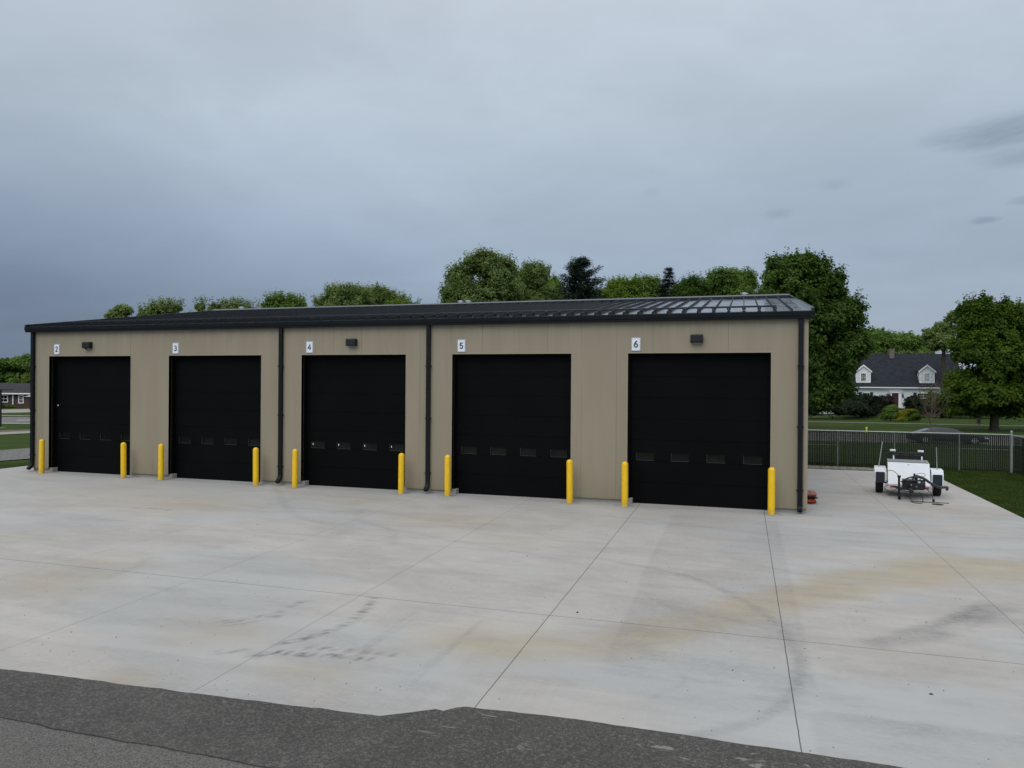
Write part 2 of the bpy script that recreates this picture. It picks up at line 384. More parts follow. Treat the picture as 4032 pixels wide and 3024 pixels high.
def slab_edge(x):   # front edge of the concrete, with its cut-out notch
    return np.interp(x, [-30, -11.2, -9.7, -7.6, -5.3, -4.80, -4.74, -4.55, -3.4, -1.5, 6], [-14.42, -14.28, -14.17, -14.07, -13.93, -13.60, -13.66, -13.44, -13.37, -13.37, -13.38])
def build_slab():
    xs = np.concatenate([np.arange(SX0, -17, 0.3), np.arange(-17, SX1, 0.07), [SX1]])
    tt = np.concatenate([np.arange(0, 14.0, 0.07) / 14.0])
    rows = []
    e = slab_edge(xs)
    for t in tt: rows.append(e * (1 - t))
    back = np.concatenate([np.arange(0, 3, 0.15), np.arange(3, SY1, 0.35), [SY1]])
    for b in back: rows.append(np.full(xs.shape, b))
    Y = np.array(rows); X = np.broadcast_to(xs, Y.shape).copy()
    Z = 0.01 * np.minimum(Y, 0)
    co = np.stack([X, Y, Z], -1).reshape(-1, 3); nx = len(xs); ny = len(rows)
    i = np.arange(nx - 1)[None, :] + np.arange(ny - 1)[:, None] * nx
    q = np.stack([i, i + 1, i + 1 + nx, i + nx], -1).reshape(-1, 4)
    o = raw_mesh('concrete_slab', co, q, M['concrete'])
    x = X.ravel(); y = Y.ravel()
    wx = x + 0.35 * (fbm(x, y, 0.9, 3) - .5); wy = y + 0.5 * (fbm(x, y, 0.9, 9) - .5)
    dark = np.zeros(x.shape); och = np.zeros(x.shape); pale = np.zeros(x.shape)
    # wheel path panel of slightly darker finish in front of door 6
    pan = ((x > -3.36 - 0.05 * (y + 6) * 0.1) & (x < -0.78)) * sstep((-0.9 - y) / 0.6) * (1 - sstep((-11.6 - y) / 0.3))
    dark += 0.15 * pan * (0.7 + 0.6 * fbm(x, y, 0.7, 31))
    band = ((y < -12.35 + 0.02 * (x - 0)) & (x > -0.9)); dark += 0.13 * band
    band2 = (y < -12.95 + 0.066 * (x + 5.4)) & (x < -5.0); dark += 0.09 * band2
    band3 = (y < -11.85) & (x > -5) & (x < -0.9) & (y > -12.6); dark += 0.08 * band3
    # ochre silt drained across the slab
    line = smooth_line([(5.6, -4.2), (3.4, -4.75), (2.2, -4.9), (0.85, -6.1), (-0.55, -7.7), (-1.3, -8.5), (-2.3, -9.8), (-3.4, -11.1), (-4.4, -11.6), (-5.6, -11.9)])
    d, al = seg_dist(wx, wy, line)
    wd = np.interp(al, [0, 3, 6, 9, 12], [0.9, 1.0, 0.75, 0.55, 0.5]) * (0.55 + 0.9 * fbm(x, y, 0.8, 55))
    och += sstep(1.35 - d / wd) * np.interp(al, [0, 5, 9, 12, 14], [0.55, 0.62, 0.62, 0.5, 0.15]) * (0.6 + 0.6 * fbm(x, y, 1.6, 12))
    for (px, py, r_, s_) in [(-13.19, -11.12, 1.3, .42), (-16.2, -4.1, 1.9, .38), (-17.0, -8.4, 1.5, .3), (-8.6, -12.5, 0.9, .45), (-6.7, -13.2, .7, .5), (-8.5, -13.9, .6, .45), (-4.95, -11.3, .9, .4), (-8.5, -3.9, 1.6, .32), (-13.1, -9.9, 1.2, .3), (-12.2, -1.9, 1.5, .35), (-20, -3, 3, .3), (0.6, -10.4, 1.0, .15), (-6.5, -5.5, 1.2, .2), (3.5, 2.0, 1.0, .2)]:
        och += s_ * np.exp(-((wx - px) ** 2 + ((wy - py) * 1.6) ** 2) / r_ ** 2) * (0.3 + 1.2 * fbm(x, y, 1.1, 77))
    # thin rust run-off in front of the trailer
    d, al = seg_dist(x + 0.1 * (fbm(x, y, 4, 5) - .5), y, [(2.6, 2.62), (3.2, 2.5), (4.1, 2.12)])
    och += 1.6 * sstep(1 - d / (0.05 + 0.05 * al)) * np.interp(al, [0, .4, 1.1, 1.6], [.1, .5, 1, .1])
    och *= 0.55 + 0.9 * fbm(x * 0.8, y * 2.2, 1.7, 91, 5)
    # tyre arcs
    arcs = [([(-4.6, -6.4), (-3.89, -6.64), (-2.45, -7.38), (-1.31, -9.05), (-0.97, -10.45), (-1.02, -11.71), (-1.41, -12.7), (-2.09, -13.35)], 0.10, .30),
            ([(-2.2, -5.4), (-1.0, -6.2), (0.2, -6.9)], 0.09, .16),
            ([(2.75, -7.1), (2.0, -7.9), (1.4, -8.75), (0.7, -9.5), (0.1, -9.9)], 0.26, .42),
            ([(2.35, -6.95), (1.75, -7.9), (1.15, -8.7), (0.5, -9.35)], 0.14, .40),
            ([(0.7, -9.5), (-0.3, -9.95), (-1.4, -9.7), (-2.6, -9.2)], 0.13, .16),
            ([(-17.1, 0.9), (-13.21, -3.86), (-11.52, -5.1)], 0.16, .16), ([(-12.39, -11.01), (-12.49, -10.0), (-12.76, -9.26)], .12, .18), ([(-6.40, -12.94), (-6.40, -10.66)], .045, .28), ([(-5.38, -12.87), (-5.30, -10.72)], .05, .24), ([(-12.5, -3.6), (-9.6, -5.2), (-7.4, -6.0), (-4.4, -7.2), (-2.2, -9.9)], 0.08, .10),
            ([(-11.5, -2.6), (-11.0, -4.2), (-9.5, -5.3), (-8.8, -6.6)], 0.14, .14),
            ([(-15.0, -3.6), (-12.6, -3.9), (-10.8, -3.2)], 0.12, .13),
            ([(-2.9, -11.0), (-2.3, -11.9), (-2.6, -12.6)], 0.05, .12),
            ([(5.2, -2.5), (2.6, -3.2), (-0.4, -3.0), (-3.5, -2.4)], 0.12, .10),
            ([(5.2, -1.5), (1.6, -2.2), (-1.4, -1.8)], 0.12, .09),
            ([(-8.1, -7.1), (-5.8, -9.0), (-4.2, -9.4)], 0.10, .09),
            ([(3.6, -6.0), (2.2, -9.0), (1.7, -12.5)], 0.16, .10),
            ([(-6.26, -10.6), (-6.39, -12.9)], 0.05, .14), ([(-5.28, -10.5), (-5.31, -13.1)], 0.05, .12)]
    for pts, wdt, amp in arcs:
        d, al = seg_dist(x + 0.06 * (fbm(x, y, 2, 4) - .5), y, smooth_line(pts))
        dark += amp * sstep(1.25 - d / wdt) * (0.35 + 0.95 * fbm(x, y, 3.0, 21)) * sstep(al / 0.8)
    # tread prints
    for pts, gap, amp in [([(-8.24, -13.06), (-8.15, -12.94), (-7.99, -12.87), (-7.75, -12.71)], .10, .5),
                          ([(-7.73, -12.98), (-7.53, -12.83), (-7.43, -12.71), (-7.09, -12.66), (-6.82, -12.61), (-6.56, -12.57), (-6.1, -12.52)], .125, .95),
                          ([(-7.3, -12.46), (-7.0, -12.42), (-6.79, -12.36), (-6.52, -12.35), (-6.3, -12.32), (-5.85, -12.33)], .11, .6),
                          ([(-8.98, -11.99), (-8.69, -11.77), (-8.5, -11.54), (-8.2, -11.43)], .10, .6), ([(-8.78, -12.1), (-8.55, -11.91), (-8.38, -11.6), (-8.36, -10.92), (-8.3, -10.6)], .10, .45),
                          ([(-7.6, -12.52), (-7.41, -12.22), (-7.23, -11.87), (-7.12, -11.42), (-7.18, -10.77), (-7.36, -10.1)], .12, .8),
                          ([(-17.5, -5.12), (-16.96, -4.83), (-16.15, -4.88)], .2, .5)]:
        d, al = seg_dist(x, y, smooth_line(pts)); L = al.max()
        cell = np.floor(al / gap).astype(int)
        jit = (((cell * 7919) % 97) / 97.0)
        on = (np.abs(al / gap - cell - 0.5) < 0.32)
        dark += amp * on * sstep(1.4 - d / 0.075) * (0.25 + 0.9 * jit) * ((al > 0.01) & (al < L - 0.01))
    # mottled darker strip along the foot of the wall, dirt around the bollards
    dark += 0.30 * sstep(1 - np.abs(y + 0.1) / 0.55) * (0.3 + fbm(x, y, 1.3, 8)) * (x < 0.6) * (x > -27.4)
    for bx in BX:
        rr = np.hypot(x - bx, (y + 0.38)); dark += 0.28 * np.exp(-((rr - 0.24) / 0.06) ** 2)
    # pour to pour patches and streaky broom finish, blue grey damp patches
    pale += 0.9 * sstep((fbm(x, y * 1.5, 0.28, 41, 5) - 0.47) / 0.12)
    dark += 0.12 * sstep((fbm(x * 0.6, y * 1.8, 0.5, 61, 5) - 0.5) / 0.12) + 0.10 * sstep((fbm(x * 0.7, y * 2.4, 1.4, 67, 5) - 0.52) / 0.10)
    for px, py, r_, s_ in [(-5.4, -12.9, 0.9, .8), (-8.5, -13.7, .8, .4), (-12.4, -2.6, 1.6, .7), (-1.9, -11.6, 1.2, .5), (-1.2, -12.9, 1.4, .6), (1.6, -12, 1.5, .5)]:
        pale += s_ * np.exp(-(((wx - px) ** 2 + (wy - py) ** 2) / r_ ** 2))
    a = o.data.color_attributes.new('wear', 'FLOAT_COLOR', 'POINT')
    c = np.stack([np.clip(dark, 0, 1), np.clip(och, 0, 1), np.clip(pale, 0, 1.0), np.ones(x.shape)], -1).astype(np.float32)
    a.data.foreach_set('color', c.ravel())
    return tag(o, kind='structure')

JX = [-27.1, -23.85, -20.6, -17.35, -14.1, -10.87, -7.61, -4.41, -1.08, 2.19]
def concrete_mat(name='concrete', joints=True, tint=(0.398, 0.385, 0.365)):
    m = bpy.data.materials.new(name); m.use_nodes = True; t = m.node_tree; b = t.nodes['Principled BSDF']
    tc = N(t, 'ShaderNodeTexCoord'); p = tc.outputs['Object']
    n1 = noise(t, p, 0.45, 5, 0.55, 0.6); n2 = noise(t, vscale(t, p, (0.6, 2.2, 1), (3, 0, 0), (0, 0, 0.1)), 1.6, 6, 0.6, 0.5); n3 = noise(t, p, 60, 3, 0.6); n4 = noise(t, vscale(t, p, (9, 0.7, 1)), 2.2, 4, 0.6)
    c = mixc(t, maprange(t, n1, 0.35, 0.65), tuple(q * 0.93 for q in tint), tuple(q * 1.06 for q in tint))
    c = mixc(t, maprange(t, n2, 0.40, 0.72, 0, 0.45), c, tuple(q * 0.84 for q in tint))
    c = mixc(t, maprange(t, n4, 0.45, 0.7, 0, 0.16), c, tuple(q * 1.14 for q in tint))
    c = mixc(t, maprange(t, n3, 0.35, 0.7, 0, 0.30), c, tuple(q * 0.80 for q in tint))
    n5 = noise(t, vscale(t, p, (1.0, 2.6, 1), (1, 8, 0), (0, 0, -0.12)), 6.0, 6, 0.68, 0.4)
    c = mixc(t, maprange(t, n5, 0.42, 0.72, 0, 0.30), c, tuple(q * 0.84 for q in tint))
    c = mixc(t, maprange(t, n5, 0.46, 0.25, 0, 0.30), c, tuple(q * 1.12 for q in tint))
    sp = N(t, 'ShaderNodeSeparateXYZ'); t.links.new(p, sp.inputs[0])
    if joints:
        at = N(t, 'ShaderNodeAttribute', attribute_name='wear'); sc = N(t, 'ShaderNodeSeparateColor'); t.links.new(at.outputs['Color'], sc.inputs[0])
        c = mixc(t, math_(t, 'MULTIPLY', sc.outputs[2], 0.48), c, (0.352, 0.382, 0.395))
        c = mixc(t, math_(t, 'MULTIPLY', sc.outputs[1], 0.85), c, (0.325, 0.262, 0.150))
        dk = math_(t, 'MULTIPLY', sc.outputs[0], maprange(t, noise(t, vscale(t, p, (2, 5, 1)), 5, 4, 0.7), 0.3, 0.65, 0.55, 1.15))
        c = mixc(t, math_(t, 'MULTIPLY', dk, 0.9, clamp=True), c, (0.125, 0.125, 0.13))
        # specks of grit and gum
        vo = N(t, 'ShaderNodeTexVoronoi'); vo.inputs['Scale'].default_value = 2.1; t.links.new(p, vo.inputs['Vector'])
        sv = N(t, 'ShaderNodeSeparateColor'); t.links.new(vo.outputs['Color'], sv.inputs[0])
        spk = math_(t, 'LESS_THAN', vo.outputs['Distance'], math_(t, 'MULTIPLY', math_(t, 'POWER', sv.outputs[0], 5.0), 0.035))
        c = mixc(t, math_(t, 'MULTIPLY', spk, 0.7), c, (0.07, 0.065, 0.06))
        # sawn joints
        wob = math_(t, 'MULTIPLY', math_(t, 'SUBTRACT', noise(t, p, 3.0, 2), 0.5), 0.012)
        xx = math_(t, 'ADD', sp.outputs[0], wob); yy = math_(t, 'ADD', sp.outputs[1], wob)
        j = None
        for k, v in enumerate(JX):
            hw = 0.0058 if v > -5 else 0.0048
            q = maprange(t, math_(t, 'ABSOLUTE', math_(t, 'SUBTRACT', xx, v)), hw * 0.6, hw * 1.5, 1, 0)
            if v > -9 and v < 2: pass
            q = math_(t, 'MULTIPLY', q, 0.85 if v in (-4.41, -1.08) else 0.60 if v > -12 else 0.35)
            j = q if j is None else math_(t, 'MAXIMUM', j, q)
        for v, s_ in ((-10.15, 0.55), (-6.45, 0.22), (-2.6, 0.12), (4.6, 0.3)):
            q = maprange(t, math_(t, 'ABSOLUTE', math_(t, 'SUBTRACT', yy, v)), 0.006, 0.014, 1, 0)
            q = math_(t, 'MULTIPLY', q, s_); j = math_(t, 'MAXIMUM', j, q)
        c = mixc(t, j, c, (0.045, 0.047, 0.05))
    t.links.new(c, b.inputs['Base Color']); b.inputs['Roughness'].default_value = 0.85; b.inputs['Specular IOR Level'].default_value = 0.25
    bn = N(t, 'ShaderNodeBump'); bn.inputs['Strength'].default_value = 0.25; bn.inputs['Distance'].default_value = 0.01
    t.links.new(noise(t, vscale(t, p, (1, 5, 1)), 22, 5, 0.65), bn.inputs['Height']); t.links.new(bn.outputs[0], b.inputs['Normal'])
    return m
M['concrete'] = concrete_mat()
M['stub'] = concrete_mat('foundation_concrete', False, (0.30, 0.29, 0.265))
M['walk'] = concrete_mat('pavement_concrete', False, (0.27, 0.265, 0.235))
BX = [-25.99, -22.25, -20.65, -16.83, -15.36, -11.61, -10.08, -6.33, -4.76, -0.91]
build_slab()

# ------------------------------------------------------------------ asphalt
def asphalt_mat(name, dark, light, crack=False, agg=95.0):
    m = bpy.data.materials.new(name); m.use_nodes = True; t = m.node_tree; b = t.nodes['Principled BSDF']
    tc = N(t, 'ShaderNodeTexCoord'); p = tc.outputs['Object']
    n1 = noise(t, p, 0.8, 5, 0.6, 0.4); n2 = noise(t, p, agg, 3, 0.7); n5 = noise(t, p, agg * 0.33, 4, 0.75); n3 = noise(t, p, 4.0, 5, 0.65)
    c = mixc(t, maprange(t, n1, 0.36, 0.64), dark, light)
    vo = N(t, 'ShaderNodeTexVoronoi'); vo.inputs['Scale'].default_value = agg * 0.62; t.links.new(p, vo.inputs['Vector'])
    sv = N(t, 'ShaderNodeSeparateColor'); t.links.new(vo.outputs['Color'], sv.inputs[0])
    c = mixc(t, maprange(t, sv.outputs[0], 0.45, 1.0, 0, 0.50, False), c, tuple(q * 2.2 for q in light))
    c = mixc(t, maprange(t, n2, 0.42, 0.6, 0.65, 0.0), c, tuple(q * 0.35 for q in dark))
    c = mixc(t, maprange(t, n5, 0.50, 0.72, 0.0, 0.6), c, tuple(q * 2.1 for q in light))
    c = mixc(t, maprange(t, n5, 0.46, 0.28, 0.0, 0.45), c, tuple(q * 0.45 for q in dark))
    c = mixc(t, maprange(t, n3, 0.45, 0.7, 0, 0.35), c, tuple(q * 0.6 for q in dark))
    if crack:
        sp = N(t, 'ShaderNodeSeparateXYZ'); t.links.new(p, sp.inputs[0])
        wob = math_(t, 'MULTIPLY', math_(t, 'SUBTRACT', noise(t, p, 1.4, 6, 0.65), 0.5), 0.16)
        yy = math_(t, 'ADD', sp.outputs[1], wob)
        older = maprange(t, yy, -15.17, -15.22, 0, 0.6)
        c = mixc(t, older, c, mixc(t, maprange(t, n2, 0.4, 0.6), (0.070, 0.067, 0.063), (0.190, 0.184, 0.174)))
        q = maprange(t, math_(t, 'ABSOLUTE', math_(t, 'ADD', yy, 15.18)), 0.006, 0.016, 1, 0)
        c = mixc(t, math_(t, 'MULTIPLY', q, 0.85), c, (0.012, 0.012, 0.012))
        # concrete splash spots beside the slab edge
        n6 = noise(t, vscale(t, p, (1.0, 2.2, 1), (5, 2, 0)), 2.4, 4, 0.6, 0.6)
        nearedge = maprange(t, sp.outputs[1], -14.6, -13.6, 0, 1)
        c = mixc(t, math_(t, 'MULTIPLY', maprange(t, n6, 0.64, 0.68), math_(t, 'MULTIPLY', nearedge, 0.6)), c, (0.28, 0.27, 0.25))
    t.links.new(c, b.inputs['Base Color']); b.inputs['Roughness'].default_value = 0.8; b.inputs['Specular IOR Level'].default_value = 0.3
    bn = N(t, 'ShaderNodeBump'); bn.inputs['Strength'].default_value = 0.7; bn.inputs['Distance'].default_value = 0.012
    t.links.new(n2, bn.inputs['Height']); t.links.new(bn.outputs[0], b.inputs['Normal'])
    return m
M['asphalt'] = asphalt_mat('asphalt', (0.064, 0.062, 0.058), (0.084, 0.081, 0.076), True, 70.0)
M['road'] = asphalt_mat('road_asphalt', (0.125, 0.125, 0.12), (0.165, 0.165, 0.16), False, 20)
def asphalt_lot():
    xs = np.arange(-60, 12.1, 0.1); xs = xs[(xs > -22)]; xs = np.concatenate([[-60, -40], xs])
    jag = 0.035 * (fbm(xs, xs * 0, 2.5, 3, 5) - .5) + 0.02 * (fbm(xs, xs * 0, 9, 5, 2) - .5)
    e = slab_edge(np.clip(xs, -30, 6)) + 0.005 + jag
    ts = np.array([0, -0.5, -1, -2, -4, -8, -16, -30])
    Y = e[None, :] + ts[:, None]; X = np.broadcast_to(xs, Y.shape); Z = 0.01 * Y + 0.004
    co = np.stack([X, Y, Z], -1).reshape(-1, 3); nx = len(xs); ny = len(ts)
    i = np.arange(nx - 1)[None, :] + np.arange(ny - 1)[:, None] * nx
    q = np.stack([i, i + nx, i + nx + 1, i + 1], -1).reshape(-1, 4)
    tag(raw_mesh('asphalt_lot', co, q, M['asphalt']), kind='structure')
asphalt_lot()

def strip(name, a0, a1, b0, b1, mt, lift=0.03, ext0=0.0, ext1=0.0, n=16):
    """ribbon of ground between edge a (near) and edge b (far), draped on the ground"""
    a0, a1, b0, b1 = map(np.array, (a0, a1, b0, b1))
    da = (a1 - a0) / np.linalg.norm(a1 - a0); db = (b1 - b0) / np.linalg.norm(b1 - b0)
    A0 = a0 - da * ext0; A1 = a1 + da * ext1; B0 = b0 - db * ext0; B1 = b1 + db * ext1
    co = []; q = []
    for i in range(n + 1):
        s_ = i / n; P = A0 * (1 - s_) + A1 * s_; Q = B0 * (1 - s_) + B1 * s_
        for k in range(5):
            u = k / 4; X = P * (1 - u) + Q * u; co.append((X[0], X[1], gz(X[0], X[1]) + lift))
    for i in range(n):
        for k in range(4):
            j = i * 5 + k; q.append((j, j + 5, j + 6, j + 1))
    co = np.array(co); q = np.array(q)
    return tag(raw_mesh(name, co, q[:, ::-1] if np.cross((A1 - A0), (B0 - A0)) > 0 else q, mt), kind='structure')
M['dirt'] = mat('bare_soil', (0.12, 0.11, 0.085), 0.95, 0, 0.1, 0.3, 1.5)
# lane west of the building, pavement, verge and the street beyond it
strip('lane', (-31.25, 2.19), (-30.9, 3.28), (-37.9, 7.33), (-37.5, 8.68), M['road'], 0.03, 6, 8)
strip('pavement', (-50.11, 16.9), (-49.62, 18.7), (-52.3, 18.57), (-51.7, 20.39), M['walk'], 0.03, 10, 8)
strip('dirt_strip', (-52.34, 18.62), (-51.74, 20.44), (-54.3, 20.16), (-53.3, 21.73), M['dirt'], 0.025, 10, 8)
strip('kerb', (-62.0, 26.2), (-59.3, 26.9), (-63.3, 27.3), (-60.2, 27.6), M['walk'], 0.03, 18, 8)
strip('street', (-63.35, 27.35), (-60.25, 27.65), (-73.2, 34.9), (-70.4, 35.9), M['road'], 0.02, 20, 8)
strip('far_kerb', (-74.9, 36.3), (-72.0, 37.2), (-76.3, 37.4), (-73.0, 38.1), M['walk'], 0.03, 20, 8)
strip('driveway', (-81.2, 41.2), (-80.2, 44.0), (-90.2, 48.3), (-89.4, 51.9), M['walk'], 0.03, 8, 8)
strip('lane_mark', (-65.6, 30.6), (-65.0, 31.0), (-66.0, 30.9), (-65.4, 31.3), mat('road_paint', (0.6, 0.6, 0.58), 0.7), 0.035, 0, 0.8, 2)
# road north of the fence with the far footpath
strip('north_road', (-34, 32.8), (60, 33.4), (-34, 43.7), (60, 44.3), M['road'], 0.02, 0, 60, 24)
strip('north_kerb', (-34, 43.8), (60, 44.4), (-34, 44.1), (60, 44.7), M['walk'], 0.10, 0, 60, 24)
strip('footpath', (-20, 61.0), (12, 61.3), (-20, 61.7), (12, 62.0), M['walk'], 0.02, 20, 40, 24)

# gravel strip behind the slab
def gravel():
    n = 5200
    x = rng.uniform(-0.3, 5.0, n); y = rng.uniform(SY1 + 0.02, SY1 + 0.95, n)
    keep = y < SY1 + np.interp(x, [0, 3.6, 4.6, 5], [0.95, 0.9, 0.45, 0.1]); x = x[keep]; y = y[keep]; n = len(x)
    r = rng.uniform(0.018, 0.05, n); base = np.array([(1, 0, 0), (0, 1, 0), (-1, 0, 0), (0, -1, 0), (0, 0, 1), (0, 0, -1)], float)
    fac = np.array([(0, 1, 4), (1, 2, 4), (2, 3, 4), (3, 0, 4), (1, 0, 5), (2, 1, 5), (3, 2, 5), (0, 3, 5)])
    co = base[None] * (r[:, None, None] * rng.uniform(0.6, 1.3, (n, 6, 1)))
    a = rng.uniform(0, 6.28, n); c, s_ = np.cos(a)[:, None], np.sin(a)[:, None]
    X = co[:, :, 0] * c - co[:, :, 1] * s_; Y = co[:, :, 0] * s_ + co[:, :, 1] * c
    z = rng.uniform(0.0, 0.03, n)
    P = np.stack([X + x[:, None], Y + y[:, None], co[:, :, 2] * 0.7 + z[:, None]], -1).reshape(-1, 3)
    F = (fac[None] + (np.arange(n) * 6)[:, None, None]).reshape(-1, 3)
    o = raw_mesh('gravel', P, F, mat('river_gravel', (0.19, 0.18, 0.155), 0.9, 0, 0.2, 0.6, 9))
    tag(o, 'grey river gravel strip between the concrete slab and the chain link fence', 'gravel', kind='stuff')
gravel()

def grit():
    n = 420
    x = rng.uniform(-16, 5, n); y = -13.9 + 12.5 * rng.uniform(0, 1, n) ** 1.8
    keep = y > slab_edge(x) + 0.05; x = x[keep]; y = y[keep]; n = len(x)
    r = rng.uniform(0.004, 0.011, n) * np.where(rng.uniform(0, 1, n) > .96, 2.2, 1); base = np.array([(1, 0, 0), (0, 1, 0), (-1, 0, 0), (0, -1, 0), (0, 0, .8)], float)
    fac = np.array([(0, 1, 4), (1, 2, 4), (2, 3, 4), (3, 0, 4)])
    P = (base[None] * r[:, None, None] * rng.uniform(.6, 1.4, (n, 5, 1)) + np.stack([x, y, 0.01 * y], -1)[:, None, :]).reshape(-1, 3)
    F = (fac[None] + (np.arange(n) * 5)[:, None, None]).reshape(-1, 3)
    tag(raw_mesh('grit', P, F, mat('dark_grit', (0.06, 0.055, 0.048), 0.9, 0, 0.2, 0.5, 3)), 'tiny dark stones and grit scattered over the near concrete', 'grit', kind='stuff')
grit()

def grass_blades():
    n = 120000
    x = np.concatenate([SX1 + rng.uniform(0, 1, n - 9000) ** 1.15 * 4.4, rng.uniform(0.0, 5.2, 9000)])
    y = np.concatenate([rng.uniform(-13, 14.6, n - 9000), rng.uniform(12.3, 14.4, 9000)])
    keep = (np.hypot(x + 1.6, y + 21) < 40); x = x[keep]; y = y[keep]; n = len(x)
    z = np.array(ground_z(x, y)) - 0.01
    h = rng.uniform(0.03, 0.075, n); a = rng.uniform(0, 6.28, n); wv = rng.uniform(0.004, 0.009, n)
    lean = rng.uniform(-0.5, 0.5, (n, 2)) * h[:, None]
    p0 = np.stack([x - np.cos(a) * wv, y - np.sin(a) * wv, z], -1); p1 = np.stack([x + np.cos(a) * wv, y + np.sin(a) * wv, z], -1)
    p2 = np.stack([x + lean[:, 0], y + lean[:, 1], z + h], -1)
    co = np.stack([p0, p1, p2], 1).reshape(-1, 3); f = np.arange(3 * n).reshape(-1, 3)
    o = raw_mesh('grass', co, f, leaf_mat('grass_blades', (0.026, 0.050, 0.007), (0.050, 0.084, 0.014), 1.3, 0.25))
    tag(o, 'mown green grass between the concrete slab and the fences', 'grass', kind='stuff')
grass_blades()

# ------------------------------------------------------------------ the garage building
B = empty('garage_building', (-13.5, 0, 0), 0, 'long tan metal garage with dark standing seam roof and five black overhead doors', 'garage')
OX, DEPTH = -13.5, 20.0
BL, BRT = -26.98 - OX, 0.0 - OX      # local x of the two ends
OPEN = [(-26.10, -22.34), (-20.69, -16.93), (-15.39, -11.66), (-10.11, -6.40), (-4.76, -0.93)]
OPEN = [(a - OX, b - OX) for a, b in OPEN]
HD, ZB, ZE = 4.27, 0.155, 5.30
def wall_mat():
    m = bpy.data.materials.new('tan_metal_panel'); m.use_nodes = True; t = m.node_tree; b = t.nodes['Principled BSDF']
    tc = N(t, 'ShaderNodeTexCoord'); p = tc.outputs['Object']; sp = N(t, 'ShaderNodeSeparateXYZ'); t.links.new(p, sp.inputs[0])
    x, z = math_(t, 'ADD', sp.outputs[0], sp.outputs[1]), sp.outputs[2]
    n1 = noise(t, vscale(t, p, (1.6, 1.6, 0.25)), 1.0, 4, 0.55); n2 = noise(t, vscale(t, p, (8, 8, 0.5)), 1.0, 4, 0.6)
    c = mixc(t, maprange(t, n1, 0.3, 0.7), (0.250, 0.216, 0.152), (0.275, 0.238, 0.173))
    c = mixc(t, maprange(t, n2, 0.4, 0.75, 0, 0.35), c, (0.238, 0.204, 0.146))
    # each panel is a shade of its own
    pid = math_(t, 'FLOOR', math_(t, 'DIVIDE', math_(t, 'ADD', x, 50.0), 1.016)); wn = N(t, 'ShaderNodeTexWhiteNoise', noise_dimensions='1D'); t.links.new(pid, wn.inputs['W'])
    c = mixc(t, math_(t, 'MULTIPLY', wn.outputs[0], 0.16), c, (0.195, 0.168, 0.122))
    # faint dirt runs below the eave and grime at the foot
    c = mixc(t, math_(t, 'MULTIPLY', maprange(t, z, 4.4, 5.25, 0, 0.34), maprange(t, n2, 0.3, 0.65, 0.2, 1)), c, (0.155, 0.134, 0.10))
    c = mixc(t, math_(t, 'MULTIPLY', maprange(t, z, 0.8, 0.1, 0, 0.42), maprange(t, n2, 0.3, 0.7, 0.3, 1)), c, (0.16, 0.136, 0.096))
    fr = math_(t, 'FRACT', math_(t, 'DIVIDE', math_(t, 'ADD', x, 50.0), 1.016))
    seam = maprange(t, math_(t, 'ABSOLUTE', math_(t, 'SUBTRACT', fr, 0.5)), 0.0035, 0.0075, 1, 0)
    seam = math_(t, 'MULTIPLY', seam, maprange(t, noise(t, vscale(t, p, (1.1, 1, 0.3), (4, 0, 0)), 1.0, 2), 0.40, 0.62, 0.10, 0.75))
    fr2 = math_(t, 'FRACT', math_(t, 'DIVIDE', math_(t, 'ADD', x, 50.0), 0.254))
    s2 = maprange(t, math_(t, 'ABSOLUTE', math_(t, 'SUBTRACT', fr2, 0.5)), 0.008, 0.03, 1, 0)
    s2 = math_(t, 'MULTIPLY', s2, maprange(t, noise(t, vscale(t, p, (2.3, 1, 0.35), (9, 0, 2)), 1.0, 2), 0.55, 0.7, 0.03, 0.38))
    c = mixc(t, math_(t, 'MAXIMUM', seam, s2), c, (0.07, 0.06, 0.042))
    t.links.new(c, b.inputs['Base Color']); b.inputs['Roughness'].default_value = 0.5; b.inputs['Specular IOR Level'].default_value = 0.35
    bn = N(t, 'ShaderNodeBump'); bn.inputs['Strength'].default_value = 0.12; bn.inputs['Distance'].default_value = 0.03
    t.links.new(noise(t, vscale(t, p, (3, 3, 0.8)), 1.2, 3), bn.inputs['Height']); t.links.new(bn.outputs[0], b.inputs['Normal'])
    return m
M['tan'] = wall_mat()
M['tan_trim'] = mat('tan_trim', (0.280, 0.243, 0.177), 0.5, 0, 0.4, 0.06, 3)
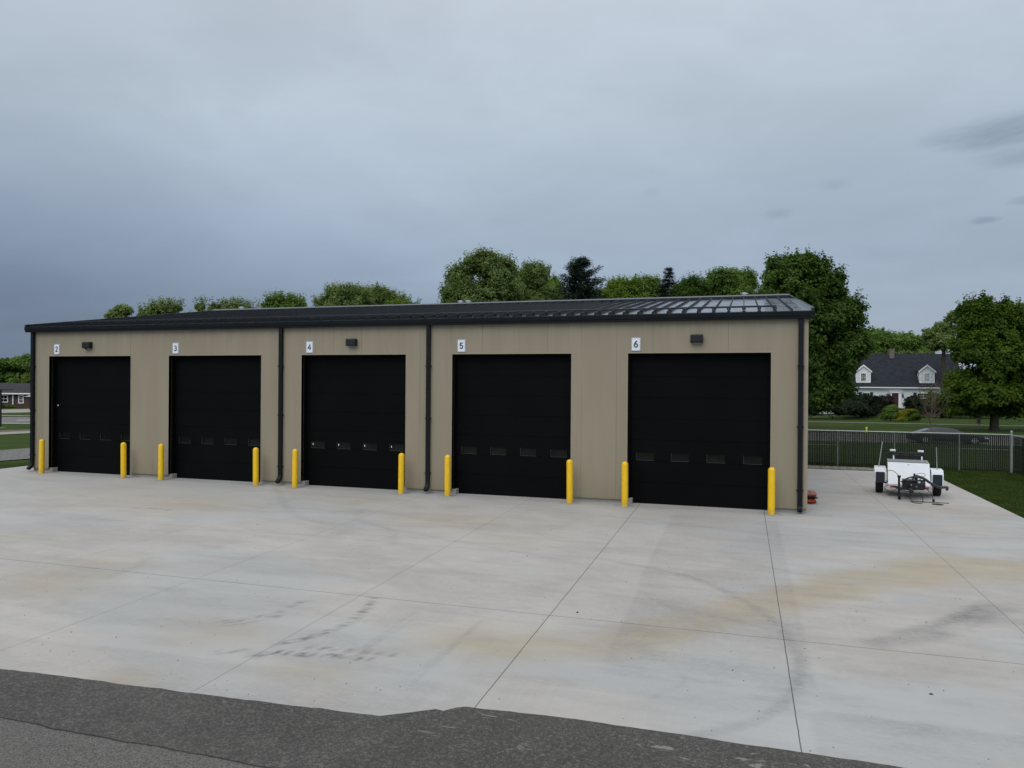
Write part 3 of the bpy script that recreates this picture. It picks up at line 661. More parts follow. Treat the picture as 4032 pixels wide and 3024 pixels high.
def build_walls():
    w_ = MB(); T = 0.20
    edges = [BL + 0.10]
    for a, b in OPEN: edges += [a, b]
    edges.append(BRT - 0.10)
    for i in range(0, len(edges), 2):
        w_.box(edges[i], 0, ZB, edges[i + 1], T, HD)
    w_.box(BL + 0.10, 0, HD, BRT - 0.10, T, ZE)
    w_.box(BL + 0.002, 0.103, ZB, BL + 0.10, DEPTH - 0.1, ZE); w_.box(BRT - 0.10, 0.103, ZB, BRT - 0.002, DEPTH - 0.1, ZE)
    w_.box(BL + 0.10, DEPTH - 0.1, ZB, BRT - 0.10, DEPTH, ZE)
    for x0 in (BL + 0.002, BRT - 0.10):    # gables
        w_.extrude_x([(0.2, ZE), (DEPTH - 0.2, ZE), (DEPTH / 2, ZE + (DEPTH / 2 - 0.2) * 0.148)], x0, x0 + 0.098)
    w_.build('wall', M['tan'], B)
    for x0, x1 in ((BL, BL + 0.10), (BRT - 0.10, BRT)):
        tr = MB(); tr.box(x0, -0.012, ZB - 0.02, x1, 0.10, ZE); tr.build('corner_trim', M['tan_trim'], B)
    for a, b in OPEN:
        tr = MB(); tr.box(a - 0.03, -0.006, ZB, a, 0.12, HD + 0.03); tr.box(b, -0.006, ZB, b + 0.03, 0.12, HD + 0.03); tr.box(a, -0.006, HD, b, 0.12, HD + 0.03); tr.build('jamb_trim', M['tan_trim'], B)
    fm = mat('base_flashing', (0.22, 0.185, 0.115), 0.5)
    for i in range(0, len(edges), 2):   # base flashing and footing, one piece per pier
        bt = MB(); bt.box(edges[i], -0.022, ZB - 0.035, edges[i + 1], -0.0005, ZB + 0.004); bt.build('base_flashing', fm, B)
        fd = MB()
        fd.box(edges[i] - (0.05 if i else -0.0), 0.045, -0.1, edges[i + 1] + (0.13 if i < 10 else 0.08), 0.29, ZB - 0.004)
        fd.build('foundation', M['stub'], B, bevel=0.008)
    for x0 in (BL + 0.03, BRT - 0.2):
        fd = MB(); fd.box(x0, 0.29, -0.1, x0 + 0.17, DEPTH, ZB - 0.004); fd.build('foundation', M['stub'], B)
build_walls()

def garage_door(a, b, latch=False, idx=0):
    f = MB()   # black jamb lining, then the sectional leaf
    f.box(a + 0.001, 0.125, ZB, a + 0.045, 0.42, HD - 0.001); f.box(b - 0.045, 0.125, ZB, b - 0.001, 0.42, HD - 0.001)
    f.box(a + 0.045, 0.125, HD - 0.05, b - 0.045, 0.42, HD - 0.001)
    door = MB(); y0 = 0.27; n = 7; zs = np.linspace(0.012, HD - 0.052, n + 1)
    wz = (1.225, 1.458)
    wx = [a + 0.22 + k * 0.965 * (b - a) / 3.8 for k in range(4)]; ww = 0.5
    k_ = 0
    for i in range(n):
        z0, z1 = zs[i] + 0.004, zs[i + 1] - 0.004
        if z0 < wz[0] < z1:   # the section that carries the windows: stiles between them
            xs_ = [a + 0.046]
            for x in wx: xs_ += [x, x + ww]
            xs_.append(b - 0.046)
            door.box(a + 0.046, y0, z0, b - 0.046, y0 + 0.05, wz[0]); door.box(a + 0.046, y0, wz[1], b - 0.046, y0 + 0.05, z1)
            for q in range(0, len(xs_), 2): door.box(xs_[q], y0, wz[0], xs_[q + 1], y0 + 0.05, wz[1])
        else:
            door.box(a + 0.046, y0, z0, b - 0.046, y0 + 0.05, z1)
    door.box(a + 0.046, y0 + 0.02, 0.012, b - 0.046, y0 + 0.045, wz[0] - 0.01); door.box(a + 0.046, y0 + 0.02, wz[1] + 0.01, b - 0.046, y0 + 0.045, HD - 0.052)
    D = door.build('garage_door', M['door'], B, label='black sectional overhead door below the number %s sign' % ('two', 'three', 'four', 'five', 'six')[idx])
    f.build('door_frame', M['black_frame'], D)
    sl = MB(); sl.box(a + 0.046, y0 - 0.012, 0.0, b - 0.046, y0 + 0.05, 0.012); sl.build('bottom_seal', M['rubber'], D)
    for x in wx:
        wb = MB(); wb.box(x + 0.002, y0 + 0.03, wz[0] + 0.002, x + ww - 0.002, y0 + 0.036, wz[1] - 0.002)
        wb.mi = 1
        wb.box(x, y0 - 0.004, wz[0], x + 0.010, y0 + 0.028, wz[1]); wb.box(x + 0.010, y0 - 0.004, wz[0], x + ww - 0.006, y0 + 0.028, wz[0] + 0.010)
        wb.mi = 2
        wb.box(x + ww - 0.010, y0 - 0.004, wz[0] + 0.01, x + ww, y0 + 0.028, wz[1]); wb.box(x + 0.010, y0 - 0.004, wz[1] - 0.012, x + ww - 0.012, y0 + 0.028, wz[1])
        if latch:
            wb.mi = 3; wb.box(x + 0.035, y0 + 0.02, wz[0] + 0.10, x + 0.060, y0 + 0.029, wz[0] + 0.16)
        wb.build('window', [M['pane'], M['silver'], M['black_frame'], M['white']], D)
    if idx == 0:
        lk = MB(); lk.lathe([(0.02, 0), (0.03, 0.01), (0.03, 0.03), (0.015, 0.04)], 12)
        o = lk.build('lock', M['chrome'], D, smooth=True); o.location = (a + 0.16, 0.262, 2.45); o.rotation_euler = (PI / 2, 0, 0)
    return D
def door_mat():
    m = bpy.data.materials.new('black_door'); m.use_nodes = True; t = m.node_tree; b = t.nodes['Principled BSDF']
    tc = N(t, 'ShaderNodeTexCoord'); n = noise(t, tc.outputs['Object'], 0.7, 4)
    t.links.new(mixc(t, maprange(t, n, 0.3, 0.7), (0.0017, 0.0017, 0.0018), (0.0022, 0.0026, 0.0034)), b.inputs['Base Color'])
    b.inputs['Roughness'].default_value = 0.60; b.inputs['Specular IOR Level'].default_value = 0.07
    bn = N(t, 'ShaderNodeBump'); bn.inputs['Strength'].default_value = 0.3; bn.inputs['Distance'].default_value = 0.002
    t.links.new(noise(t, tc.outputs['Object'], 160, 3), bn.inputs['Height']); t.links.new(bn.outputs[0], b.inputs['Normal'])
    return m
M['door'] = door_mat()
for i, (a, b) in enumerate(OPEN): garage_door(a, b, i == 2, i)

# roof
SL = 0.148
def rz_(y): return ZE + 0.065 + SL * (y + 0.15)
RX0, RX1, RYE, RYR = BL - 0.05, BRT + 0.06, -0.15, 10.0
def roof_mat():
    m = bpy.data.materials.new('dark_roof_metal'); m.use_nodes = True; t = m.node_tree; b = t.nodes['Principled BSDF']
    tc = N(t, 'ShaderNodeTexCoord'); p = tc.outputs['Object']
    n = noise(t, vscale(t, p, (1, 0.6, 1)), 1.4, 5, 0.6, 0.8)
    t.links.new(mixc(t, maprange(t, n, 0.35, 0.65), (0.006, 0.0075, 0.0095), (0.011, 0.013, 0.016)), b.inputs['Base Color'])
    t.links.new(maprange(t, n, 0.35, 0.65, 0.07, 0.15), b.inputs['Roughness']); b.inputs['Specular IOR Level'].default_value = 0.5
    bn = N(t, 'ShaderNodeBump'); bn.inputs['Strength'].default_value = 0.03; bn.inputs['Distance'].default_value = 0.02
    t.links.new(noise(t, p, 0.9, 2), bn.inputs['Height']); t.links.new(bn.outputs[0], b.inputs['Normal'])
    return m
M['roof'] = roof_mat()
def build_roof():
    r = MB()
    r.extrude_x([(RYE, rz_(RYE)), (RYR, rz_(RYR)), (DEPTH + 0.15, rz_(RYE)), (DEPTH + 0.15, rz_(RYE) - 0.05), (RYR, rz_(RYR) - 0.06), (RYE, rz_(RYE) - 0.05)][::-1], RX0, RX1)
    n = 66; pitch = 0.4064; k0 = RX0 + 0.2
    xs_ = [k0 + i * pitch for i in range(n) if k0 + i * pitch < RX1 - 0.15]
    for x in xs_:
        for sgn in (0, 1):
            def Y(v): return v if not sgn else DEPTH - v
            y0, y1 = Y(RYE - 0.01), Y(RYR - 0.12); z0, z1 = rz_(RYE), rz_(RYR - 0.12)
            a = 0.017; c = 0.009; h = 0.060
            r.mi = 1
            if not sgn: r.hexa([(x - a, y0, z0 - 0.002), (x + a, y0, z0 - 0.002), (x + a, y1, z1 - 0.002), (x - a, y1, z1 - 0.002), (x - c, y0, z0 + h), (x + c, y0, z0 + h), (x + c, y1, z1 + h), (x - c, y1, z1 + h)])
    ro = r.build('roof', [M['roof'], mat('roof_seam', (0.0075, 0.0090, 0.0110), 0.45, 0, 0.22)], B)
    ridge = MB(); zt = rz_(RYR)
    ridge.extrude_x([(RYR - 0.20, zt + 0.055), (RYR, zt + 0.125), (RYR + 0.20, zt + 0.055), (RYR + 0.20, zt - 0.02), (RYR - 0.20, zt - 0.02)][::-1], RX0 - 0.01, RX1 + 0.01)
    ridge.build('ridge_cap', M['roof'], ro)
    zt = ZE
    for nm, x0, x1 in (('rake_trim', RX1 - 0.015, RX1 + 0.07), ('rake_trim', RX0 - 0.07, RX0 + 0.015)):
        rk = MB(); lo, hi = -0.16, 0.075
        rk.hexa([(x0, RYE - 0.02, rz_(RYE) + lo), (x1, RYE - 0.02, rz_(RYE) + lo), (x1, RYR, rz_(RYR) + lo), (x0, RYR, rz_(RYR) + lo), (x0, RYE - 0.02, rz_(RYE) + hi), (x1, RYE - 0.02, rz_(RYE) + hi), (x1, RYR, rz_(RYR) + hi), (x0, RYR, rz_(RYR) + hi)])
        rk.hexa([(x0, RYR, rz_(RYR) + lo), (x1, RYR, rz_(RYR) + lo), (x1, DEPTH + .15, rz_(RYE) + lo), (x0, DEPTH + .15, rz_(RYE) + lo), (x0, RYR, rz_(RYR) + hi), (x1, RYR, rz_(RYR) + hi), (x1, DEPTH + .15, rz_(RYE) + hi), (x0, DEPTH + .15, rz_(RYE) + hi)])
        rk.build(nm, M['roof'], ro)
    sg = MB(); ysg = 0.62; z = rz_(ysg)
    sg.box(BL + 1.0, ysg - 0.02, z + 0.075, BRT - 0.78, ysg + 0.03, z + 0.125)
    for x in xs_:
        if BL + 1.0 < x < BRT - 0.8: sg.box(x - 0.05, ysg - 0.03, z + 0.015, x + 0.05, ysg + 0.035, z + 0.085)
    sg.build('snow_guard', mat('guard_rail', (0.004, 0.005, 0.006), 0.3, 0, 0.5), ro, bevel=0.006)
    for gx in (-1.62, -13.85, -14.23, -26.29 + 0.0, -7.2):
        v = MB(); x = gx - OX; y = 11.2; zz = rz_(DEPTH - y)
        hgt = 0.12 if gx == -7.2 else 0.42
        v.lathe([(0.10, -0.1), (0.10, hgt - .05), (0.145, hgt - .05), (0.145, hgt), (0.10, hgt + .01), (0.10, hgt + .05), (0.15, hgt + .05), (0.15, hgt + .09), (0.05, hgt + .12)] if hgt > .2 else [(0.06, -.1), (0.06, .2), (0.02, .22)], 16, (x, y, zz))
        v.build('roof_vent', M['chrome'], ro, smooth=True)
    # eave fascia and gutter
    g = MB()
    prof = [(-0.02, rz_(RYE) - 0.035), (-0.02, ZE - 0.14), (-0.15, ZE - 0.14), (-0.155, ZE - 0.075), (-0.175, ZE - 0.07), (-0.185, ZE + 0.045), (-0.165, ZE + 0.052), (-0.16, ZE + 0.0)]
    g.extrude_x(prof[::-1], RX0 - 0.075, RX1 + 0.075)
    g.build('gutter', M['black_metal'], B)
    fa = MB(); fa.box(RX0, DEPTH + 0.0, ZE - 0.13, RX1, DEPTH + 0.16, ZE + 0.04); fa.build('gutter', M['black_metal'], B)
build_roof()
def downspout(x, kick=True):
    x -= OX
    d = MB(); hw = 0.062
    path = [(-0.065, ZE - 0.12), (-0.065, 0.34 if kick else 0.20)]
    if kick: path += [(-0.085, 0.25), (-0.15, 0.17), (-0.235, 0.105)]
    else: path += [(-0.09, 0.13), (-0.15, 0.085)]
    n = len(path); hs = 0.048
    vs = []
    for i, (y, z) in enumerate(path):
        a = path[max(i - 1, 0)]; b = path[min(i + 1, n - 1)]; ty, tz = b[0] - a[0], b[1] - a[1]; L = math.hypot(ty, tz); ty /= L; tz /= L
        ny, nz = -tz, ty     # normal in the yz plane
        for sx, sn in ((-1, -1), (1, -1), (1, 1), (-1, 1)):
            vs.append((x + sx * hw, y + ny * hs * sn, z + nz * hs * sn))
    fs = [(i * 4 + k, i * 4 + (k + 1) % 4, i * 4 + 4 + (k + 1) % 4, i * 4 + 4 + k) for i in range(n - 1) for k in range(4)] + [(3, 2, 1, 0), tuple((n - 1) * 4 + k for k in range(4))]
    d.add(vs, fs)
    o = d.build('downspout', M['black_metal'], B, bevel=0.006)
    for z in (0.62, 2.3, 3.9):
        st = MB(); st.box(x - hw - 0.022, -0.118, z - 0.02, x + hw + 0.022, -0.1135, z + 0.02); st.box(x - hw - 0.022, -0.1135, z - 0.02, x - hw - 0.001, -0.001, z + 0.02); st.box(x + hw + 0.001, -0.1135, z - 0.02, x + hw + 0.022, -0.001, z + 0.02)
        st.build('strap', M['black_metal'], o)
downspout(-26.82); downspout(-16.13); downspout(-10.87); downspout(-0.19, False)

# number signs
def numeral_paths(n):
    def arc(cx, cy, rx, ry, a0, a1, k=14):
        return [(cx + rx * math.cos(R(a0 + (a1 - a0) * i / k)), cy + ry * math.sin(R(a0 + (a1 - a0) * i / k))) for i in range(k + 1)]
    if n == 2: return [arc(0, 0.27, 0.23, 0.21, 165, -30) + [(-0.23, -0.46), (0.25, -0.46)]]
    if n == 3: return [arc(-0.01, 0.25, 0.22, 0.21, 150, -80) , arc(-0.01, -0.22, 0.25, 0.25, 85, -150)]
    if n == 4: return [[(0.13, -0.48), (0.13, 0.48), (-0.27, -0.18), (0.28, -0.18)]]
    if n == 5: return [[(0.22, 0.46), (-0.18, 0.46), (-0.22, 0.06)] + arc(-0.01, -0.19, 0.25, 0.28, 125, -145)]
    return [arc(0, -0.2, 0.25, 0.265, 150, 510, 24), [(-0.235, -0.12), (-0.20, 0.08), (-0.08, 0.30), (0.12, 0.49)]]
def ribbon(mb, pts, wd, y):
    pts = [np.array(p, float) for p in pts]; n = len(pts); closed = np.linalg.norm(pts[0] - pts[-1]) < 1e-3
    L = []
    for i in range(n):
        a = pts[i - 1] if i > 0 else (pts[-2] if closed else pts[0]); b = pts[(i + 1)] if i < n - 1 else (pts[1] if closed else pts[-1])
        if i == 0 and not closed: t = pts[1] - pts[0]; t /= np.linalg.norm(t); nn = np.array([-t[1], t[0]]); s = 1
        elif i == n - 1 and not closed: t = pts[-1] - pts[-2]; t /= np.linalg.norm(t); nn = np.array([-t[1], t[0]]); s = 1
        else:
            t1 = (pts[i] - a); t1 /= np.linalg.norm(t1); t2 = (b - pts[i]); t2 /= np.linalg.norm(t2)
            tt = t1 + t2; tt /= max(np.linalg.norm(tt), 1e-6); nn = np.array([-tt[1], tt[0]]); s = min(1 / max(abs(nn @ np.array([-t1[1], t1[0]])), 0.3), 2.2)
        L.append((pts[i] + nn * wd / 2 * s, pts[i] - nn * wd / 2 * s))
    vs = []; fs = []
    for a, b in L: vs += [(a[0], y, a[1]), (b[0], y, b[1])]
    for i in range(n - 1): fs.append((2 * i, 2 * i + 1, 2 * i + 3, 2 * i + 2))
    mb.add(vs, fs)
    if not closed:
        for i, j in ((0, 1), (n - 1, n - 2)):
            t = pts[i] - pts[j]; t /= np.linalg.norm(t); a0 = math.atan2(t[1], t[0])
            fan = [(pts[i][0] + wd / 2 * math.cos(a0 + R(q)), y, pts[i][1] + wd / 2 * math.sin(a0 + R(q))) for q in range(-90, 91, 20)]
            mb.add(fan, [tuple(range(len(fan)))])
def rrect(w_, h, r, k=5):
    out = []
    for cx, cz, a0 in ((w_ / 2 - r, h / 2 - r, 0), (-w_ / 2 + r, h / 2 - r, 90), (-w_ / 2 + r, -h / 2 + r, 180), (w_ / 2 - r, -h / 2 + r, 270)):
        for i in range(k + 1): out.append((cx + r * math.cos(R(a0 + 90 * i / k)), cz + r * math.sin(R(a0 + 90 * i / k))))
    return out
for n, x, wd_ in ((2, -25.73, 'two, above the leftmost garage door'), (3, -20.40, 'three, above the second garage door from the left'), (4, -15.09, 'four, above the middle garage door'), (5, -9.81, 'five, above the second garage door from the right'), (6, -4.535, 'six, above the rightmost garage door')):
    
    E_ = empty('number_sign', (x, -0.012, 4.525), 0, 'white sign reading ' + wd_, 'sign', 'number signs above the garage doors')
    pl = MB(); pl.extrude_y(rrect(0.262, 0.385, 0.03), -0.006, 0.010); pl.build('plate', M['sign_white'], E_)
    bd = MB(); o_ = rrect(0.240, 0.363, 0.026); ribbon(bd, o_ + [o_[0]], 0.008, -0.0085); bd.build('border', M['sign_black'], E_)
    nm = MB()
    for k, pth in enumerate(numeral_paths(n)):
        ribbon(nm, [(px * 0.175, pz * 0.175) for px, pz in pth], 0.034, -0.0085 - 0.0012 * k)
    nm.build('numeral', M['sign_black'], E_)
for x, lab in ((-24.23, 'dark box wall lamp above the leftmost door'), (-13.52, 'dark box wall lamp above the middle door'), (-2.865, 'dark box wall lamp above the rightmost door')):
    E_ = empty('wall_lamp', (x, 0, 4.66), 0, lab, 'wall lamp', 'box wall lamps above the garage doors')
    h = MB(); h.extrude_x([(-0.001, 0.115), (-0.001, -0.115), (-0.13, -0.115), (-0.17, -0.09), (-0.17, 0.075), (-0.14, 0.115)], -0.165, 0.165)
    h.build('housing', mat('lamp_housing', (0.014, 0.015, 0.018), 0.5, 0, 0.25), E_, bevel=0.012)
    ln = MB(); ln.box(-0.12, -0.12, -0.126, 0.12, -0.02, -0.1155); ln.build('lens', M['galv'], E_)
    if x < -20:
        sn = MB(); sn.lathe([(0.02, -0.158), (0.03, -0.14), (0.03, -0.1155)], 10, (-0.02, -0.12, 0)); sn.build('sensor', M['black_metal'], E_)

# ------------------------------------------------------------------ bollards
def bollard_mesh(E_):
    b = MB(); prof = [(0.092, 0.0), (0.092, 1.16)]
    for k in range(1, 8): a = R(90 * k / 7.4); prof.append((0.092 * math.cos(a), 1.16 + 0.085 * math.sin(a)))
    b.lathe(prof, 28); b.build('sleeve', M['yellow'], E_, smooth=True)
    c = MB(); c.lathe([(0.165, 0.0), (0.16, 0.006), (0.10, 0.010)], 28); c.build('collar', mat('grout_collar', (0.30, 0.29, 0.26), 0.9, 0, 0.2, 0.2, 8), E_, smooth=True)
bl = ['beside the left corner downspout, leftmost of the row', 'at the right jamb of the leftmost door', 'at the left jamb of the second door from the left', 'at the right jamb of the second door from the left', 'between a downspout and the left jamb of the middle door', 'at the right jamb of the middle door', 'between a downspout and the left jamb of the fourth door', 'at the right jamb of the fourth door from the left', 'at the left jamb of the rightmost door', 'near the right building corner, rightmost and tallest looking of the row']
proto = empty('bollard', (BX[0], -0.38, -0.004)); bollard_mesh(proto)
for i, x in enumerate(BX):
    o = proto if i == 0 else copy_tree(proto)
    o.location = (x, -0.38, -0.002); o.rotation_euler = (R(random.uniform(-.5, .5)), R(random.uniform(-.5, .5)), random.uniform(0, 6))
    tag(o, 'yellow round top bollard ' + bl[i], 'bollard', 'yellow bollards along the garage doors')

# ------------------------------------------------------------------ chain link fences
def fence(name, p0, p1, posts, label, midrails, h=1.50, corner=()):
    p0 = np.array(p0, float); p1 = np.array(p1, float); L = float(np.linalg.norm(p1 - p0)); ang = math.atan2(p1[1] - p0[1], p1[0] - p0[0])
    z0 = gz(*p0) ; z1 = gz(*p1)
    E_ = empty(name, (p0[0], p0[1], min(z0, z1)), ang, label, 'fence', 'chain link fences east of the garage')
    for s_ in posts:
        big = s_ in corner
        r = 0.045 if big else 0.026; hh = h + (0.16 if big else 0.03)
        b = MB(); b.lathe([(r, 0), (r, hh), (r * 1.15, hh + .005), (r * 1.1, hh + .03), (r * .4, hh + .055)], 14, (s_, 0, -0.05)); b.build('post', M['galv'], E_, smooth=True)
    b = MB(); b.tube([(0, 0, h), (L, 0, h)], 0.021, 8); b.build('top_rail', M['galv'], E_, smooth=True)
    for a, c in midrails:
        b = MB(); b.tube([(a, 0.02, h * 0.60), (c, 0.02, h * 0.60)], 0.018, 8); b.build('mid_rail', M['galv'], E_, smooth=True)
    # diamond wire fabric, both diagonals, drawn as thin flat wires
    pitch = 0.068; H = h - 0.03; vs = []; fs = []; r = 0.0024
    n = int((L + H) / pitch)
    for sgn in (1, -1):
        for i in range(n + 1):
            c = i * pitch - (H * 0.6 if sgn > 0 else 0)
            xa, za, xb, zb = (c, 0.03, c + H * 0.6 * sgn if sgn > 0 else c - H * 0.6, H)
            # clip
            def cl(xa, za, xb, zb):
                if xa > xb: xa, za, xb, zb = xb, zb, xa, za
                if xb <= 0 or xa >= L: return None
                t0 = max(0, (0 - xa) / (xb - xa)); t1 = min(1, (L - xa) / (xb - xa))
                return xa + (xb - xa) * t0, za + (zb - za) * t0, xa + (xb - xa) * t1, za + (zb - za) * t1
            q = cl(xa, za, xb, zb)
            if not q: continue
            xa, za, xb, zb = q; dx, dz = xb - xa, zb - za; l = math.hypot(dx, dz)
            if l < 0.02: continue
            nx, nz = -dz / l * r, dx / l * r; yo = -0.012 * sgn - 0.001; k = len(vs)
            vs += [(xa + nx, yo, za + nz), (xa - nx, yo, za - nz), (xb - nx, yo, zb - nz), (xb + nx, yo, zb + nz), (xa, yo - 0.004, za), (xb, yo - 0.004, zb)]
            fs += [(k, k + 4, k + 5, k + 3), (k + 4, k + 1, k + 2, k + 5), (k, k + 3, k + 2, k + 1)]
    # knuckles above the rail
    for i in range(int(L / pitch)):
        x = i * pitch + 0.02; k = len(vs); vs += [(x - 0.006, -0.006, h + 0.01), (x + 0.006, -0.006, h + 0.01), (x + 0.012, -0.004, h + 0.045), (x - 0.002, -0.004, h + 0.05)]; fs.append((k, k + 1, k + 2, k + 3))
    w_ = MB(); w_.add(vs, fs); w_.build('wire_mesh', M['galv_dull'], E_)
    s_ = MB(); x = 0.03
    while x < L - 0.05:
        wd = random.uniform(0.048, 0.055); yo = random.uniform(-0.002, 0.002)
        top = h - random.uniform(0.025, 0.05)
        s_.box(x, yo - 0.0022, 0.05, x + wd, yo + 0.0022, top); x += 0.068
    s_.build('privacy_slats', M['slat'], E_)
    return E_
FY = 13.2
fence('chain_link_fence', (0.02, FY), (8.62, FY), [2.22 - 0.02, 4.40 - 0.02, 6.78 - 0.02, 8.60], 'chain link fence with dark slats behind the white trailer, parallel to the road', [(0.0, 2.18), (6.78, 8.55)], 1.53, (8.60,))
fence('chain_link_fence', (8.66, FY - 0.05), (9.9, FY - 12.3), [2.4, 4.9, 7.4, 9.9], 'chain link fence with dark slats running from the corner post beside the lawn', [(0.0, 12.0)], 1.53)

# ------------------------------------------------------------------ white trailer
T = empty('utility_trailer', (3.33, 4.98, 0.0), -0.137, 'small white two wheeled equipment trailer parked on the concrete by the fence', 'trailer')
def P(mb, name, mt, smooth=False, bevel=0.0, parent=T): return mb.build(name, mt, parent, smooth, bevel)
bx = MB(); prof = [(-0.78, 0.36), (0.62, 0.36), (0.62, 1.02), (-0.18, 1.02), (-0.30, 1.00)]
bx.extrude_x(prof, -0.56, 0.56); P(bx, 'box', M['white'], bevel=0.012)
ld = MB(); ld.hexa([(-0.575, -0.80, 0.375), (0.575, -0.80, 0.375), (0.575, -0.775, 0.37), (-0.575, -0.775, 0.37), (-0.575, -0.325, 1.015), (0.575, -0.325, 1.015), (0.575, -0.295, 1.0), (-0.575, -0.295, 1.0)]); LID = P(ld, 'lid', M['white'], bevel=0.006)
hs_ = MB(); hs_.box(-0.03, -0.375, 0.93, 0.03, -0.34, 0.96); hs_.build('latch', M['dark_steel'], LID)
tp = MB(); tp.box(-0.57, -0.29, 1.022, 0.57, 0.60, 1.034); P(tp, 'top_cover', mat('grey_lid_rubber', (0.20, 0.22, 0.22), 0.6))
fr = MB(); fr.box(-0.60, -0.84, 0.27, 0.60, -0.76, 0.36); fr.box(-0.60, -0.76, 0.27, -0.54, 0.62, 0.355); fr.box(0.54, -0.76, 0.27, 0.60, 0.62, 0.355); P(fr, 'frame', M['white'], bevel=0.006)
ax = MB(); ax.tube([(-0.80, 0.0, 0.33), (0.80, 0.0, 0.33)], 0.035, 10); P(ax, 'axle', M['dark_steel'], True)
for sx in (-1, 1):
    wv = MB(); wv.wheel_x((sx * 0.80, 0, 0.335), 0, 0, [(-0.105, 0.21), (-0.11, 0.27), (-0.10, 0.315), (-0.07, 0.335), (-0.02, 0.335), (-0.015, 0.327), (0.015, 0.327), (0.02, 0.335), (0.07, 0.335), (0.10, 0.315), (0.11, 0.27), (0.105, 0.21)])
    W_ = P(wv, 'wheel', M['rubber'], True)
    rm = MB(); rm.wheel_x((sx * 0.80, 0, 0.335), 0, 0, [(-0.107, 0.20), (-0.08, 0.19), (-0.06, 0.08), (0.06, 0.08), (0.08, 0.19), (0.107, 0.20)], 20); rm.build('rim', M['white'], W_, True)
    # square shouldered fender
    f = MB(); xo0, xo1 = (0.62, 0.945) if sx > 0 else (-0.945, -0.62)
    pr = [(-0.46, 0.40), (-0.46, 0.66), (-0.40, 0.78), (-0.28, 0.82), (0.30, 0.82), (0.42, 0.76), (0.46, 0.62), (0.46, 0.40)]
    inn = [(-0.44, 0.40), (-0.44, 0.65), (-0.385, 0.762), (-0.275, 0.80), (0.295, 0.80), (0.405, 0.745), (0.44, 0.61), (0.44, 0.40)]
    n_ = len(pr); vs = [(xo0, y, z) for y, z in pr] + [(xo1, y, z) for y, z in pr] + [(xo0, y, z) for y, z in inn] + [(xo1, y, z) for y, z in inn]; fs = []
    for i in range(n_ - 1): fs += [(i, i + 1, n_ + i + 1, n_ + i), (2 * n_ + i, 3 * n_ + i, 3 * n_ + i + 1, 2 * n_ + i + 1), (i, 2 * n_ + i, 2 * n_ + i + 1, i + 1), (n_ + i, n_ + i + 1, 3 * n_ + i + 1, 3 * n_ + i)]
    f.add(vs, fs)
    xs0, xs1 = (0.925, 0.945) if sx > 0 else (-0.945, -0.925)
    f.box(xs0, -0.437, 0.42, xs1, 0.437, 0.64); f.box(xs0, -0.38, 0.64, xs1, 0.40, 0.74)
    FE = P(f, 'fender', M['white'])
    fl = MB(); fl.box(xo0 + 0.035, -0.476, 0.36, xo1 - 0.035, -0.462, 0.70); fl.build('mud_flap', M['flap'], FE, bevel=0.004)
    gp = MB(); gp.tube([(sx * 0.80 - 0.02 if sx < 0 else 0.80, -0.05, 0.81), (sx * 0.78 + (0.06 if sx < 0 else 0), 0.0, 1.62 if sx < 0 else 1.50)], 0.016, 8); P(gp, 'guide_pole', M['galv'], True)
    rf = MB(); rf.box(sx * 0.47 - 0.075, -0.853, 0.285, sx * 0.47 + 0.075, -0.842, 0.345); P(rf, 'reflector', M['red'])
for x_ in (-0.60, 0.52):
    br = MB(); br.box(x_, -0.90, 0.22, x_ + 0.08, -0.842, 0.36); P(br, 'stabiliser_socket', mat('off_white', (0.45, 0.46, 0.44), 0.5))
# folded lighting rack behind the box
rk = MB()
rk.box(-0.50, 0.66, 1.06, 0.50, 0.76, 1.16); rk.box(-0.52, 0.62, 1.18, 0.52, 0.68, 1.24)
for x in (-0.46, -0.15, 0.15, 0.46): rk.box(x - 0.03, 0.60, 0.98, x + 0.03, 0.80, 1.26)
rk.box(-0.62, 0.66, 1.17, -0.50, 0.74, 1.22); RK = P(rk, 'lamp_rack', M['dark_steel'], bevel=0.006)
for x in (-0.40, 0.40):
    l = MB(); l.box(x - 0.085, 0.60, 1.28, x + 0.085, 0.74, 1.335); l.build('work_lamp', M['white'], RK, bevel=0.01)
    pz = MB(); pz.tube([(x + 0.02, 0.45, 1.03), (x + 0.02, 0.50, 1.15)], 0.022, 8); pz.build('mast_clamp', M['white'], RK, True)
# tongue, engine, jack and hoses
tg = MB(); tg.tube([(-0.42, -0.80, 0.31), (0.0, -1.62, 0.34)], 0.032, 8); tg.tube([(0.42, -0.80, 0.31), (0.0, -1.62, 0.34)], 0.032, 8)
tg.box(-0.045, -1.95, 0.30, 0.045, -1.50, 0.375); TG = P(tg, 'tongue', M['dark_steel'], bevel=0.004)
co_ = MB(); co_.lathe([(0.05, 0), (0.055, 0.05), (0.03, 0.10)], 14, (0, -1.97, 0.29)); co_.build('coupler', M['dark_steel'], TG, True)
en = MB(); en.box(-0.20, -1.34, 0.30, 0.20, -0.92, 0.58); en.box(-0.02, -1.46, 0.32, 0.36, -1.14, 0.50); en.box(0.06, -1.30, 0.58, 0.20, -1.08, 0.66)
en.wheel_x((0.34, -1.2, 0.46), 0, 0, [(-0.06, 0.14), (0.06, 0.14)], 20); en.tube([(0.10, -1.2, 0.62), (0.12, -1.2, 0.78)], 0.028, 10); en.tube([(0.02, -1.36, 0.56), (0.3, -1.36, 0.60)], 0.03, 8)
EN = P(en, 'hydraulic_unit', M['dark_steel'], bevel=0.008)
